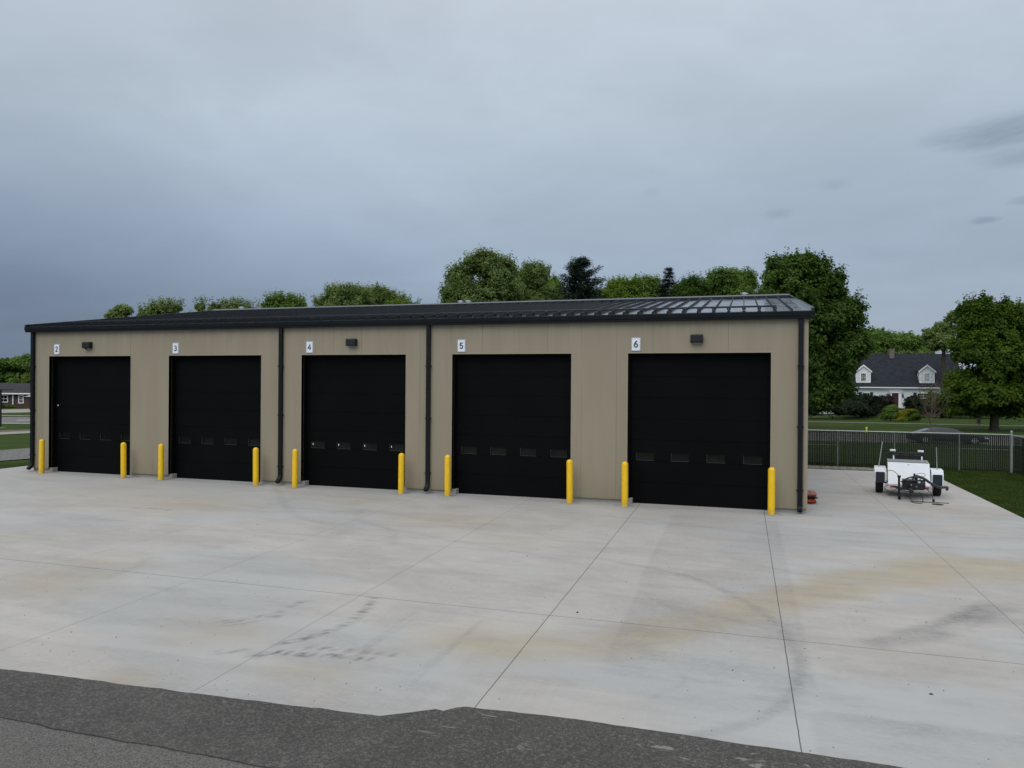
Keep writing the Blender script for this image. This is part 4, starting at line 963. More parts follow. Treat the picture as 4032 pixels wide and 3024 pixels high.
for x, y, z in ((0.10, -1.36, 0.60), (0.22, -1.47, 0.52), (0.26, -1.36, 0.62), (0.02, -1.47, 0.44), (0.16, -1.47, 0.40)):
    ml = MB(); ml.lathe([(0.02, 0), (0.024, 0.03), (0.01, 0.04)], 8, (x, y, z)); ml.build('fitting', M['galv'], EN, True)
jk = MB(); jk.tube([(-0.30, -1.42, 0.17), (-0.30, -1.42, 0.66)], 0.032, 12); jk.tube([(-0.30, -1.42, 0.66), (-0.30, -1.42, 0.72)], 0.048, 12); jk.box(-0.30, -1.45, 0.30, -0.10, -1.39, 0.37)
jk.box(-0.335, -1.45, 0.09, -0.275, -1.39, 0.18)
JK = P(jk, 'jack', M['dark_steel'], True)
ck = MB(); ck.tube([(-0.30, -1.42, 0.71), (-0.37, -1.44, 0.78), (-0.44, -1.46, 0.85), (-0.48, -1.46, 0.862), (-0.60, -1.46, 0.865)], [0.012, 0.012, 0.012, 0.016, 0.018], 8); ck.build('crank', M['galv'], JK, True)
jw = MB(); jw.wheel_x((-0.285, -1.42, 0.10), 0, 0, [(-0.035, 0.06), (-0.035, 0.09), (-0.02, 0.10), (0.02, 0.10), (0.035, 0.09), (0.035, 0.06)], 22); jw.build('jack_wheel', M['rubber'], JK, True)
ho = MB()
ho.tube(smooth_line([(-0.18, -1.30, 0.58, )[:2] + (), ][0:0] or [(-0.22, 0.55), (-0.08, 0.64), (0.10, 0.70), (0.26, 0.66)]) and [(x, -1.38, z) for x, z in smooth_line([(-0.25, 0.52), (-0.10, 0.63), (0.08, 0.70), (0.22, 0.67)])], 0.022, 8)
ho.tube([(x, y, z) for (x, z), (y, _) in zip(smooth_line([(0.14, 0.72), (0.34, 0.66), (0.56, 0.50), (0.78, 0.38), (1.00, 0.36), (1.02, 0.28)]), smooth_line([(-1.30, 0), (-1.28, .1), (-1.12, .2), (-0.95, .3), (-0.72, .4), (-0.6, .5)]))], 0.040, 10)
P(ho, 'hose', mat('black_hose', (0.028, 0.032, 0.038), 0.45), True)
cb_ = MB(); pts = [(0.28 + 0.11 * math.cos(a), -1.42, 0.77 + 0.05 * math.sin(a)) for a in np.linspace(PI, -PI * 0.9, 20)]
cb_.tube([(-0.02, -1.42, 0.60), (0.08, -1.42, 0.72)] + pts, 0.007, 6)
P(cb_, 'cable', M['dark_steel'], True); cb_ = MB()
cb_.tube([(x, -0.90, z) for x, z in smooth_line([(-0.56, 0.36), (-0.66, 0.30), (-0.64, 0.20), (-0.50, 0.17), (-0.38, 0.21), (-0.32, 0.30)])], 0.010, 6)
P(cb_, 'cable', M['dark_steel'], True); cb_ = MB()
cb_.tube([(x, -1.2, z) for x, z in smooth_line([(-0.34, 0.30), (-0.16, 0.24), (0.1, 0.22)])], 0.010, 6)
P(cb_, 'cable', M['dark_steel'], True)
ch = MB()   # safety chains and hanging plug
ch.tube([(x, y, z) for x, y, z in [(-0.02, -1.80, 0.30), (-0.03, -1.84, 0.14), (0.0, -1.92, 0.03), (0.10, -2.02, 0.014), (0.24, -2.02, 0.014), (0.30, -1.96, 0.05), (0.28, -1.86, 0.18), (0.22, -1.76, 0.30)]], 0.011, 6)
ch.tube([(0.42, -1.40, 0.36), (0.55, -1.46, 0.24), (0.58, -1.50, 0.10), (0.60, -1.52, 0.02)], 0.010, 6); ch.box(0.565, -1.56, 0.012, 0.625, -1.50, 0.085)
ch.tube([(0.0, -1.70, 0.013), (0.40, -1.68, 0.013), (0.98, -1.62, 0.013)], 0.011, 6)
P(ch, 'safety_chain', M['dark_steel'], True)

# ------------------------------------------------------------------ red bags beside the corner
def bag(name, loc, rz, sx, sy, sz, mt, lab, seed):
    nx, ny = 16, 10; vs = []; r_ = random.Random(seed)
    for side in (1, -1):
        for j in range(ny + 1):
            for i in range(nx + 1):
                u = i / nx * 2 - 1; v = j / ny * 2 - 1
                e = max(0, (1 - abs(u) ** 4)) ** .5 * max(0, (1 - abs(v) ** 4)) ** .5
                wr = 0.10 * math.sin(5 * u + seed) * math.sin(4 * v + 2) + 0.06 * math.sin(11 * u - 6 * v + seed)
                vs.append((u * sx * (1 - 0.04 * (1 - e)), v * sy, sz * (0.5 + side * 0.5 * e * (1 + (wr if side > 0 else 0)))))
    fs = []; q = (nx + 1) * (ny + 1)
    for j in range(ny):
        for i in range(nx):
            a = j * (nx + 1) + i; fs.append((a, a + 1, a + nx + 2, a + nx + 1)); fs.append((q + a, q + a + nx + 1, q + a + nx + 2, q + a + 1))
    m_ = MB(); m_.add(vs, fs); o = m_.build(name, mt, None, True); o.location = loc; o.rotation_euler = (0, 0, rz)
    return tag(o, lab, 'bag', 'red bags stacked by the garage corner')
bag('plastic_bag', (0.10, 1.95, 0.0), 0.1, 0.30, 0.20, 0.14, M['redbag'], 'bright red plastic bag on the concrete at the bottom of the stack by the corner', 3)
bag('plastic_bag', (0.12, 1.97, 0.135), 0.05, 0.33, 0.19, 0.07, mat('black_bag', (0.02, 0.025, 0.02), 0.4), 'flattened black plastic bag between the two red bags', 5)
bag('plastic_bag', (0.12, 1.95, 0.20), -0.05, 0.30, 0.20, 0.16, M['pinkbag'], 'faded pinkish red plastic bag on top of the stack by the corner', 8)

# ------------------------------------------------------------------ trees
class LeafCloud:
    def __init__(s): s.c = []; s.n = []; s.sz = []
    def clump(s, centre, k, sig, size, out):
        p = rng.normal(0, 1, (k, 3)); l = np.linalg.norm(p, axis=1)[:, None]; p = p / l * np.minimum(l, 1.75) * np.array(sig) + centre
        n = rng.normal(0, 0.42, (k, 3)) + np.array(out) * 0.95 + np.array([0, 0, 0.45])
        s.c.append(p); s.n.append(n); s.sz.append(rng.uniform(0.65, 1.35, k) * size)
    def build(s, name, mt, parent, aspect=0.62):
        c = np.concatenate(s.c); n = np.concatenate(s.n); sz = np.concatenate(s.sz)
        n /= np.linalg.norm(n, axis=1)[:, None] + 1e-9
        a = rng.normal(0, 1, c.shape); u = a - (a * n).sum(1)[:, None] * n; u /= np.linalg.norm(u, axis=1)[:, None] + 1e-9
        v = np.cross(n, u); h = sz[:, None] * 0.5
        dr = n * h * 0.25
        co = np.stack([c - u * h - dr, c - v * h * aspect + dr * .6, c + u * h - dr, c + v * h * aspect + dr * .6], 1).reshape(-1, 3)
        q = np.arange(len(co)).reshape(-1, 4)
        return raw_mesh(name, co, q, mt, parent)
def tree(name, label, cat, x, y, blobs, leaf, size=0.26, dens=1.0, trunk_r=0.3, bark='bark', up=1.0, sig=0.42, rot=0.302, group=None, zb=None, fill=0.55, z0=0.0, spiky=0.0, limbs=36, depth=1.0, aspect=0.62, tx=0.0, lobe=0.72, top_fill=True):
    size = size * 0.92; sig = sig * 1.0
    z = gz(x, y) if zb is None else zb
    E_ = empty(name, (x, y, z), rot, label, cat, group)
    lc = LeafCloud(); ends = []; blobs = list(blobs)
    low = min(b[1] - b[3] for b in blobs); wide = max(b[2] for b in blobs) + 0.4; mx = sum(b[0] for b in blobs) / len(blobs)
    while low > 2.6 and top_fill:      # the crown carries on down behind whatever stands in front of it
        blobs.append((mx * 0.6, low - 0.6, wide, 1.7)); low -= 2.2
    for (bx_, bz, rx, rz) in blobs:
        ry = min(rx * 0.9, 0.6 * (rx + rz)) * depth; by = rng.uniform(-0.25, 0.25) * ry
        area = 4 * PI * ((rx * rz) ** 1.6 / 3 + (rx * ry) ** 1.6 / 3 + (ry * rz) ** 1.6 / 3) ** (1 / 1.6)
        nl = int(np.clip(area / (lobe * lobe) * 0.85, 5, 60)); ctr = np.array([bx_, by, bz]); rad = np.array([rx, ry, rz])
        for _ in range(nl):
            d = rng.normal(0, 1, 3); d /= np.linalg.norm(d)
            if d[2] < -0.5: d[2] *= -0.6
            lr = min(lobe * rng.uniform(0.42, 1.2), 0.62 * min(rad))
            lcn = ctr + d * (rad - lr * 0.75) * rng.uniform(0.58, 1.08)
            ncl = max(4, int(dens * 11 * (lr / lobe) ** 2 * (0.42 / sig) ** 2 * (lobe / 0.85) ** 2))
            for _c in range(ncl):
                e = rng.normal(0, 1, 3); e /= np.linalg.norm(e)
                if e @ d < -0.45: e = -e
                c = lcn + e * lr * np.array([1.12, 1.12, 0.85]) * rng.uniform(0.62, 1.0)
                if c[2] < z0: continue
                sg = sig * rng.uniform(0.45, 0.85); o_ = e * 0.8 + d * 0.35
                k = int(52 * (sg / 0.42) ** 2 / (size / 0.26) ** 1.7) + 5
                lc.clump(c, k, (sg, sg, sg * up * .8), size, o_); ends.append(c)
                if spiky and rng.random() < spiky * 0.8 and d[2] > -0.2 and e[2] > -0.1:
                    t = e * 0.6 + d * 0.4 + np.array([0, 0, 0.9]); t /= np.linalg.norm(t)
                    for q in range(3): lc.clump(c + t * (0.28 + 0.26 * q), max(4, int(k * 0.5 / (1 + .7 * q))), (0.12, 0.12, 0.20), size * 0.85, t)
        for _ in range(int(area * (0.17 if lobe > .5 else 0.02) * dens)):     # inner foliage that closes the crown
            d = rng.normal(0, 1, 3); d /= np.linalg.norm(d); c = ctr + d * rad * rng.uniform(0.1, 0.68)
            if c[2] > z0: lc.clump(c, int(20 * (sig / 0.42) ** 2 / (size / 0.26) ** 1.7) + 4, (sig, sig, sig), size * 1.25, d)
    tr = MB(); top = max(b[1] for b in blobs); cz = min(b[1] - b[3] for b in blobs); cx = sum(b[0] * b[2] for b in blobs) / sum(b[2] for b in blobs)
    h0 = max(1.2 if top > 4 else 0.2, cz * 0.9 + 0.15 * (top - cz))
    mid = np.array([cx * 0.5, 0, h0 + (top - h0) * 0.45])
    tr.tube([(tx, 0, -0.15), (tx * .9, 0, 0.3), (tx * .7 + cx * .1, 0, h0 * 0.6), (cx * 0.3, 0, h0), tuple(mid), (cx * 0.8, 0, top * 0.9)], [trunk_r * 1.35, trunk_r, trunk_r * .85, trunk_r * .75, trunk_r * .4, trunk_r * 0.1], 9)
    if ends:
        idx = rng.choice(len(ends), min(limbs, len(ends)), replace=False)
        for i in idx:
            e = ends[i]; f = rng.uniform(0.05, 0.8)
            b0 = np.array([cx * 0.3, 0, h0]) * (1 - f) + mid * f if rng.random() < .7 else mid
            m1 = b0 * 0.5 + e * 0.5 + np.array([0, 0, -0.12 * np.linalg.norm(e - b0)])
            r0 = trunk_r * 0.30 * rng.uniform(.6, 1)
            tr.tube([tuple(b0), tuple(m1), tuple(e)], [r0, r0 * .55, r0 * .12], 5, False)
    tr.build('trunk', M[bark], E_, smooth=True)
    lc.build('crown', LM[leaf], E_, aspect)
    return E_
GB = 'trees rising behind the garage roof'
X = [
('w1', 'deciduous_tree', 'small round treetop standing alone at the left end above the roof', -57.9, 34.8, [(0.09, 10.34, 0.88, 0.61), (-0.44, 9.9, 0.79, 0.53), (0.18, 9.12, 1.05, 1.09)], 'silver', dict(size=.26, dens=.42, sig=.22, trunk_r=.16, limbs=14, lobe=.45)),
('w2', 'deciduous_tree', 'low sparse green treetop second from the left above the roof', -57.8, 40.0, [(0.0, 11.03, 1.41, 0.40), (-1.17, 10.45, 1.22, 0.50), (1.13, 10.94, 0.94, 0.5), (0.0, 9.52, 1.88, 0.94)], 'silver', dict(size=.28, dens=.42, sig=.22, spiky=.4, trunk_r=.18, lobe=.45)),
('w3', 'deciduous_tree', 'thin tree with leafy tufts and bare twigs above the roof left of the first downspout', -56.6, 45.7, [(-1.15, 11.69, 0.5, 0.6), (0.55, 11.55, 0.5, 0.8), (0.0, 10.54, 2.25, 0.6)], 'silver', dict(size=.28, dens=.38, sig=.20, spiky=.5, trunk_r=.16, lobe=.45)),
('w4', 'deciduous_tree', 'sparse feathery treetop beside the thin tufted tree above the roof', -53.8, 46.5, [(-0.45, 11.56, 1.3, 0.5), (0.9, 11.37, 1.15, 0.6), (0.15, 10.36, 2.0, 0.9)], 'silver', dict(size=.28, dens=.42, sig=.22, spiky=.5, trunk_r=.18, lobe=.45)),
('w5', 'deciduous_tree', 'mid green dome shaped treetop with a gap on both sides, above the roof', -46.0, 43.7, [(-0.7, 11.48, 1.45, 0.74), (1.17, 11.31, 1.1, 0.65), (0.0, 10.08, 2.34, 1.17)], 'mid', dict(spiky=.8, dens=.9, sig=.34, lobe=.55)),
('m1', 'maple_tree', 'wide grey green maple, left half of the broad clump above the middle door', -43.0, 49.9, [(-0.25, 12.94, 1.6, 1.05), (-1.75, 11.93, 1.15, 0.9), (1.5, 12.46, 1.6, 1.2), (0.0, 10.54, 3.0, 1.5)], 'silver', dict(spiky=.9, dens=1.0, sig=.36)),
('m2', 'maple_tree', 'wide grey green maple, right half of the broad clump above the middle door', -41.2, 55.7, [(-0.69, 13.33, 1.9, 1.0), (1.06, 12.87, 1.5, .95), (0.27, 11.0, 2.66, 1.59)], 'silver', dict(spiky=.9, dens=1.0, sig=.36)),
('m3', 'deciduous_tree', 'bright yellowish green low tree in front of the broad clump above the middle door', -35.4, 50.2, [(0.24, 11.3, 1.2, 0.8), (-1.07, 11.39, 1.3, 0.9), (0.0, 10.0, 2.1, 1.22), (1.5, 10.6, .7, .6)], 'bright', dict(spiky=.3, dens=1.2)),
('b1', 'maple_tree', 'tallest pale green maple in the middle of the treeline', -26.7, 49.7, [(-0.47, 15.62, 1.65, 1.15), (1.08, 15.16, 1.85, 1.3), (-2.49, 14.33, 1.2, 1.05), (-2.11, 12.56, 2.25, 1.64), (1.41, 12.58, 2.34, 2.25), (-2.2, 10.6, 2.0, 1.2)], 'silver', dict(spiky=.8, dens=1.0, size=.28, sig=.36)),
('b2', 'maple_tree', 'pale green maple just left of the dark pine', -23.4, 56.0, [(-0.1, 15.19, 1.8, 1.2), (-1.4, 14.08, 2.0, 1.8), (0.5, 12.69, 2.4, 2.0)], 'silver', dict(spiky=.9, dens=1.0, size=.28, sig=.36)),
('b3', 'deciduous_tree', 'yellow green tree squeezed between the pale maple and the dark pine', -23.8, 66.4, [(0.11, 15.5, 1.15, 1.0), (-0.17, 13.82, 1.8, 1.97)], 'bright', dict(spiky=.4, dens=1.2)),
('l1', 'deciduous_tree', 'light green rounded tree just right of the dark pine', -15.3, 63.8, [(0.53, 14.6, 1.7, .96), (-0.53, 13.84, 1.59, 1.1), (0.0, 12.78, 2.55, 1.59), (-1.9, 12.6, 1.6, 1.4)], 'bright', dict(spiky=.9, dens=1.0, sig=.36)),
('l2', 'deciduous_tree', 'light green tree just left of the thin spruce', -12.6, 65.7, [(0.16, 14.96, 1.75, 1.0), (1.08, 14.0, 1.18, 1.18), (-0.38, 13.18, 2.42, 1.88)], 'mid', dict(spiky=.9, dens=1.0, sig=.36)),
('d1', 'deciduous_tree', 'dark green tree just right of the thin spruce', -7.0, 61.1, [(0.15, 14.06, 1.6, 1.0), (-0.7, 12.91, 1.9, 1.5), (0.4, 12.07, 2.0, 1.5)], 'dark', dict(spiky=.4, dens=1.2)),
('d2', 'maple_tree', 'broad feathery green maple above the rightmost door, left of the big dark tree', -2.9, 66.6, [(-1.16, 15.49, 1.8, .95), (1.05, 15.3, 1.8, 1.15), (0.0, 13.56, 3.05, 2.0)], 'mid', dict(spiky=1.0, dens=1.0, sig=.36)),
('big', 'maple_tree', 'big dark green maple behind the right end of the garage', 2.8, 43.2, [(-1.13, 12.79, 1.95, 1.4), (0.38, 13.18, 1.8, 1.1), (1.8, 11.69, 1.8, 1.5), (2.93, 9.44, 2.06, 1.8), (3.68, 7.2, 1.69, 1.8), (2.25, 5.58, 2.44, 2.63), (2.33, 3.32, 1.69, 1.31), (-1.5, 10.24, 3.0, 2.63), (0.94, 8.0, 3.0, 3.0), (1.31, 2.57, 1.43, 0.75), (0.0, 5.0, 2.4, 2.4)], 'dark', dict(size=.30, dens=1.1, sig=.40, trunk_r=.42, limbs=60, z0=1.5, tx=-.6, spiky=.18)),
('maple', 'maple_tree', 'full round green maple with dark trunk on the lawn at the right edge', 19.1, 52.5, [(-1.88, 9.9, 1.3, 1.2), (-1.0, 10.31, .95, .95), (-0.48, 8.39, 2.3, 1.9), (1.4, 9.61, 1.25, 1.3), (-1.6, 6.9, 1.9, 1.9), (0.4, 5.8, 2.8, 2.8), (-2.8, 3.9, 1.2, 1.3), (-1.48, 2.98, 3.0, 1.4), (1.72, 3.21, 2.4, 1.7), (-3.3, 2.55, 1.8, 0.85), (3.12, 7.62, 2.0, 2.4), (3.6, 4.6, 2.0, 2.2), (-1.05, 10.9, .5, .6), (-2.0, 10.4, .5, .7), (0.9, 10.4, .5, .9), (2.3, 9.9, .8, .9), (-2.2, 8.5, .6, .8), (-3.5, 1.9, 1.5, .55), (-1.2, 1.75, 1.4, .5), (1.9, 1.7, 1.9, .6), (4.6, 2.4, 1.6, 1.2)], 'maple', dict(size=.30, dens=1.15, sig=.40, trunk_r=.36, limbs=60, z0=1.1, spiky=.22)),
('h1', 'deciduous_tree', 'hazy green tree behind the white house roof left of the chimney', 20.7, 116.9, [(-0.78, 10.91, 2.5, 2.2), (1.17, 7.96, 3.91, 2.34), (-1.95, 7.93, 3.13, 3.13)], 'mid', dict(size=.42, sig=.62, spiky=.4)),
('h2', 'deciduous_tree', 'hazy green tree behind the white house roof right of the chimney', 25.0, 118.2, [(-0.94, 10.71, 2.97, 2.0), (2.19, 10.18, 2.03, 1.9), (0.23, 7.59, 3.91, 2.34)], 'mid', dict(size=.42, sig=.62, spiky=.4)),
('s1', 'deciduous_tree', 'sparse light green tree showing sky, left of the full round maple', 21.6, 80.5, [(-1.58, 10.09, 0.8, 1.0), (0.11, 10.33, 1.35, 1.36), (1.35, 11.8, 1.03, 1.3), (-0.1, 8.9, 1.9, 1.4)], 'silver', dict(size=.30, dens=.62, sig=.34, top_fill=False)),
('r1', 'deciduous_tree', 'tall dark tree cut by the right edge behind the full round maple', 28.0, 72.0, [(-0.15, 11.07, 1.5, 2.1), (0.25, 8.07, 2.5, 3.0), (0.3, 5, 2.4, 2.4)], 'dark', dict(size=.3)),
('left1', 'deciduous_tree', 'dark tree behind the brick house at the left edge', -144.6, 91.5, [(0.0, 6.57, 2.44, 1.3), (-2.75, 5.75, 3.22, 1.7), (0.2, 3.75, 4.22, 2.34)], 'dark', dict(size=.5, sig=.65)),
('left2', 'deciduous_tree', 'taller tree behind the brick house beside the corner downspout', -140.9, 92.7, [(-0.75, 6.97, 2.0, 1.1), (1.33, 6.7, 1.8, 2.2), (3.4, 6.0, 2.2, 2.2), (-0.47, 3.32, 4.22, 2.34)], 'mid', dict(size=.5, sig=.65)),
]
for key, nm, lab, x, y, bl_, leaf, kw in X:
    tree(nm, lab, 'tree', x, y, bl_, leaf, zb=-0.4 if key[:4] != 'left' else -0.4, group=GB if key[0] in 'wmbld' and key not in ('big', 'maple', 'left1', 'left2') else None, **kw)

def conifer(name, label, x, y, H, half, base, seed, dens=1.0, size=0.24, leaf='pine', tuft=0.30, upturn=0.25, irregular=0.3):
    r_ = np.random.default_rng(seed); E_ = empty(name, (x, y, -0.4), 0.302, label, 'tree', GB)
    tr = MB(); tr.tube([(0, 0, -0.2), (0, 0, H * 0.5), (0.05, 0, H - 0.25)], [0.28, 0.17, 0.03], 8); lc = LeafCloud()
    z = base
    while z < H - 0.2:
        f = (H - z) / (H - base); R_ = np.interp(f, *half)
        nb = int(6 + 9 * f)
        for k in range(nb):
            a = r_.uniform(0, 2 * PI); L = R_ * r_.uniform(1 - irregular * 1.4, 1.05)
            e = np.array([math.cos(a) * L, math.sin(a) * L, z + L * upturn + r_.uniform(-.1, .1)])
            tr.tube([(0, 0, z), tuple(e * 0.6 + np.array([0, 0, z * 0.4 - L * .04])), tuple(e)], [0.05, 0.03, 0.01], 5, False)
            for q in np.arange(0.25, 1.05, 0.17 if L > 1 else 0.3):
                c = np.array([0, 0, z]) * (1 - q) + e * q; c[2] -= 0.04 * L * math.sin(q * PI)
                lc.clump(c + r_.normal(0, .06, 3), int(16 * dens), (tuft * (1.1 - .35 * q), tuft * (1.1 - .35 * q), tuft * 0.55), size, (0, 0, 0.5))
        z += r_.uniform(0.28, 0.45)
    lc.clump((0.05, 0, H - 0.15), 14, (0.09, 0.09, 0.22), size * .8, (0, 0, 1))
    tr.build('trunk', M['bark'], E_, smooth=True); lc.build('crown', LM[leaf], E_, 0.22)
conifer('pine_tree', 'very dark green pine with irregular upswept branches, right of the tallest maple', -16.4, 47.8, 15.85, ([0, .07, .16, .28, .5, 1.0], [0.25, .75, 1.35, 2.1, 2.4, 2.7]), 9.0, 5, 2.2, 0.26, tuft=.27, upturn=.38, irregular=.34)
conifer('spruce_tree', 'thin dark spruce with a pointed top among light green trees', -9.4, 60.4, 16.5, ([0, .12, .35, 1.0], [0.10, .62, 1.15, 1.6]), 11.0, 9, 1.3, 0.24, tuft=.19, upturn=-.1, irregular=.3)

def sapling():
    E_ = empty('sapling', (7.66, 22.0, gz(7.66, 22.0)), 0.302, 'slender young tree with nearly bare upright twigs in front of the white house', 'tree')
    tr = MB(); lc = LeafCloud(); r_ = random.Random(4)
    tr.tube([(0, 0, -0.05), (0.02, 0, 1.2), (0.0, 0, 1.95), (0.04, 0, 3.0), (0.02, 0, 4.0)], [0.045, 0.036, 0.03, 0.018, 0.006], 7)
    for k in range(44):
        z = r_.uniform(1.62, 2.9); a = r_.uniform(0, 2 * PI); L = r_.uniform(0.55, 1.45) * (1 - 0.25 * (z - 1.6)); rise = L * r_.uniform(0.7, 1.6)
        e = (math.cos(a) * L * 0.8, math.sin(a) * L * 0.8, min(z + rise, 4.35)); mdl = (e[0] * .62, e[1] * .62, z + (e[2] - z) * .36)
        tr.tube([(0, 0, z), mdl, e], [0.011, 0.007, 0.0025], 5, False)
        for j in range(2):
            q = r_.uniform(.3, .8); s_ = (mdl[0] * (1 - q) + e[0] * q, mdl[1] * (1 - q) + e[1] * q, mdl[2] * (1 - q) + e[2] * q)
            e2 = (s_[0] + r_.uniform(-.3, .3), s_[1] + r_.uniform(-.3, .3), s_[2] + r_.uniform(.2, .5)); tr.tube([s_, e2], [0.005, 0.002], 4, False)
            if e2[2] > 2.5: lc.clump(np.array(e2), 5, (.12, .12, .14), .055, (0, 0, .5))
        lc.clump(np.array(e), 7 if e[2] > 2.7 else 2, (.13, .13, .16), .055, (0, 0, .5))
    tr.build('trunk', M['bark_light'], E_, smooth=True); lc.build('crown', LM['rust'], E_)
sapling()

def shrub(lab, x, y, blobs, leaf, size=0.13, sig=0.16, dens=1.6, name='shrub', cat='shrub', group=None, depth=1.0):
    return tree(name, lab, cat, x, y, blobs, leaf, size=size, sig=sig, dens=dens, trunk_r=0.05, limbs=14, fill=0.7, z0=0.02, zb=gz(x, y), group=group, depth=depth, lobe=0.38)
GS = 'shrubs in front of the white house'
shrub('rounded bright green shrub on the lawn left of the golden one', 13.6, 67.5, [(0.0, 1.21, 0.7, 0.5), (0.3, 0.61, 0.8, 0.6), (-0.45, 0.51, 0.6, 0.5)], 'mid', group=GS)
shrub('small yellow green shrub at the right foot of the bright green shrub', 14.6, 66.8, [(0.0, 0.86, 0.35, 0.3), (0.0, 0.36, 0.49, 0.36)], 'yellow', group=GS)
E2 = shrub('golden topped rounded shrub with dark green base by the path', 15.9, 68.3, [(0.2, 0.5, 0.72, 0.45), (0.0, 0.3, 0.7, 0.3)], 'dark', group=GS)
lc = LeafCloud()
for k in range(80): lc.clump(np.array([-0.2 + rng.uniform(-.6, .6), rng.uniform(-.4, .4), 1.05 + rng.uniform(-.18, .22)]), 14, (.12, .12, .08), .12, (0, 0, 1))
lc.build('golden_growth', LM['yellow'], E2)
shrub('tall dark hedge below the house eave, left end', 11.7, 75.3, [(0.55, 1.87, 1.76, 0.9), (-1.38, 1.19, 2.48, 0.99), (0.5, .7, 2.0, .7)], 'hedge', .2, .26, 1.4, 'hedge', 'hedge', GS)
shrub('purplish dark shrub under the black shutter left of the house door', 14.8, 80.5, [(0.0, 1.68, 1.15, 0.98), (-0.75, 1.1, 1.44, 0.86)], 'purple', .18, .24, 1.4, group=GS)
shrub('narrow dark shrub standing just left of the house door', 15.7, 80.8, [(0.0, 2.1, 0.42, 0.69), (0, 1.0, .6, .9)], 'purple', .16, .2, 1.2, group=GS)
shrub('dark rounded shrub just right of the house door', 18.3, 79.5, [(0.0, 1.75, 1.1, 0.85), (0.56, 1.19, 1.3, 0.79)], 'hedge', .18, .24, 1.4, group=GS)
shrub('long dark hedge behind the bare young tree right of the house door', 21.5, 78.4, [(-0.83, 1.27, 2.2, 1.21), (1.93, 1.01, 2.2, 1.1), (4.5, 1.0, 2.4, 1.2)], 'hedge', .2, .28, 1.4, 'hedge', 'hedge', GS)
shrub('low dark hedge under the big dark maple at the garage corner', 8.1, 70.0, [(-0.53, 1.03, 2.63, 0.95), (2.2, 1.0, 2.0, .9), (-4, 1, 2.5, 1)], 'hedge', .2, .28, 1.4, 'hedge', 'hedge', GS)
shrub('tall dark green shrub at the left corner of the white house', 11.6, 79.2, [(0.0, 1.5, 1.6, 1.3)], 'dark', .2, .26, 1.2, group=GS)

# ------------------------------------------------------------------ white house with dormers
def siding_mat(name, col, pitch=0.14):
    m = bpy.data.materials.new(name); m.use_nodes = True; t = m.node_tree; b = t.nodes['Principled BSDF']
    tc = N(t, 'ShaderNodeTexCoord'); sp = N(t, 'ShaderNodeSeparateXYZ'); t.links.new(tc.outputs['Object'], sp.inputs[0])
    fr = math_(t, 'FRACT', math_(t, 'DIVIDE', sp.outputs[2], pitch)); c = mixc(t, maprange(t, fr, 0.0, 0.14, 1, 0), col, tuple(q * .5 for q in col))
    n = noise(t, tc.outputs['Object'], 2.0, 4); c = mixc(t, maprange(t, n, .4, .7, 0, .3), c, tuple(q * .8 for q in col))
    t.links.new(c, b.inputs['Base Color']); b.inputs['Roughness'].default_value = 0.6
    return m
def brick_mat(name, a, b_, mort):
    m = bpy.data.materials.new(name); m.use_nodes = True; t = m.node_tree; b = t.nodes['Principled BSDF']
    tc = N(t, 'ShaderNodeTexCoord'); br = N(t, 'ShaderNodeTexBrick'); br.inputs['Scale'].default_value = 1.0
    br.inputs['Brick Width'].default_value = 0.22; br.inputs['Row Height'].default_value = 0.075; br.inputs['Mortar Size'].default_value = 0.008
    sw = N(t, 'ShaderNodeSeparateXYZ'); cb = N(t, 'ShaderNodeCombineXYZ'); t.links.new(tc.outputs['Object'], sw.inputs[0])
    t.links.new(math_(t, 'ADD', sw.outputs[0], sw.outputs[1]), cb.inputs[0]); t.links.new(sw.outputs[2], cb.inputs[1]); t.links.new(cb.outputs[0], br.inputs['Vector'])
    br.inputs['Color1'].default_value = (*a, 1); br.inputs['Color2'].default_value = (*b_, 1); br.inputs['Mortar'].default_value = (*mort, 1)
    t.links.new(br.outputs[0], b.inputs['Base Color']); b.inputs['Roughness'].default_value = 0.9
    return m
M['siding'] = siding_mat('white_siding', (0.66, 0.70, 0.72))
M['trim_white'] = mat('house_trim', (0.78, 0.80, 0.80), 0.5)
M['brick'] = brick_mat('dark_brick', (0.060, 0.026, 0.020), (0.085, 0.038, 0.028), (0.07, 0.06, 0.055))
M['chim'] = brick_mat('chimney_brick', (0.14, 0.095, 0.08), (0.19, 0.13, 0.11), (0.2, 0.19, 0.17))
M['shutter'] = mat('black_shutter', (0.008, 0.009, 0.010), 0.5)
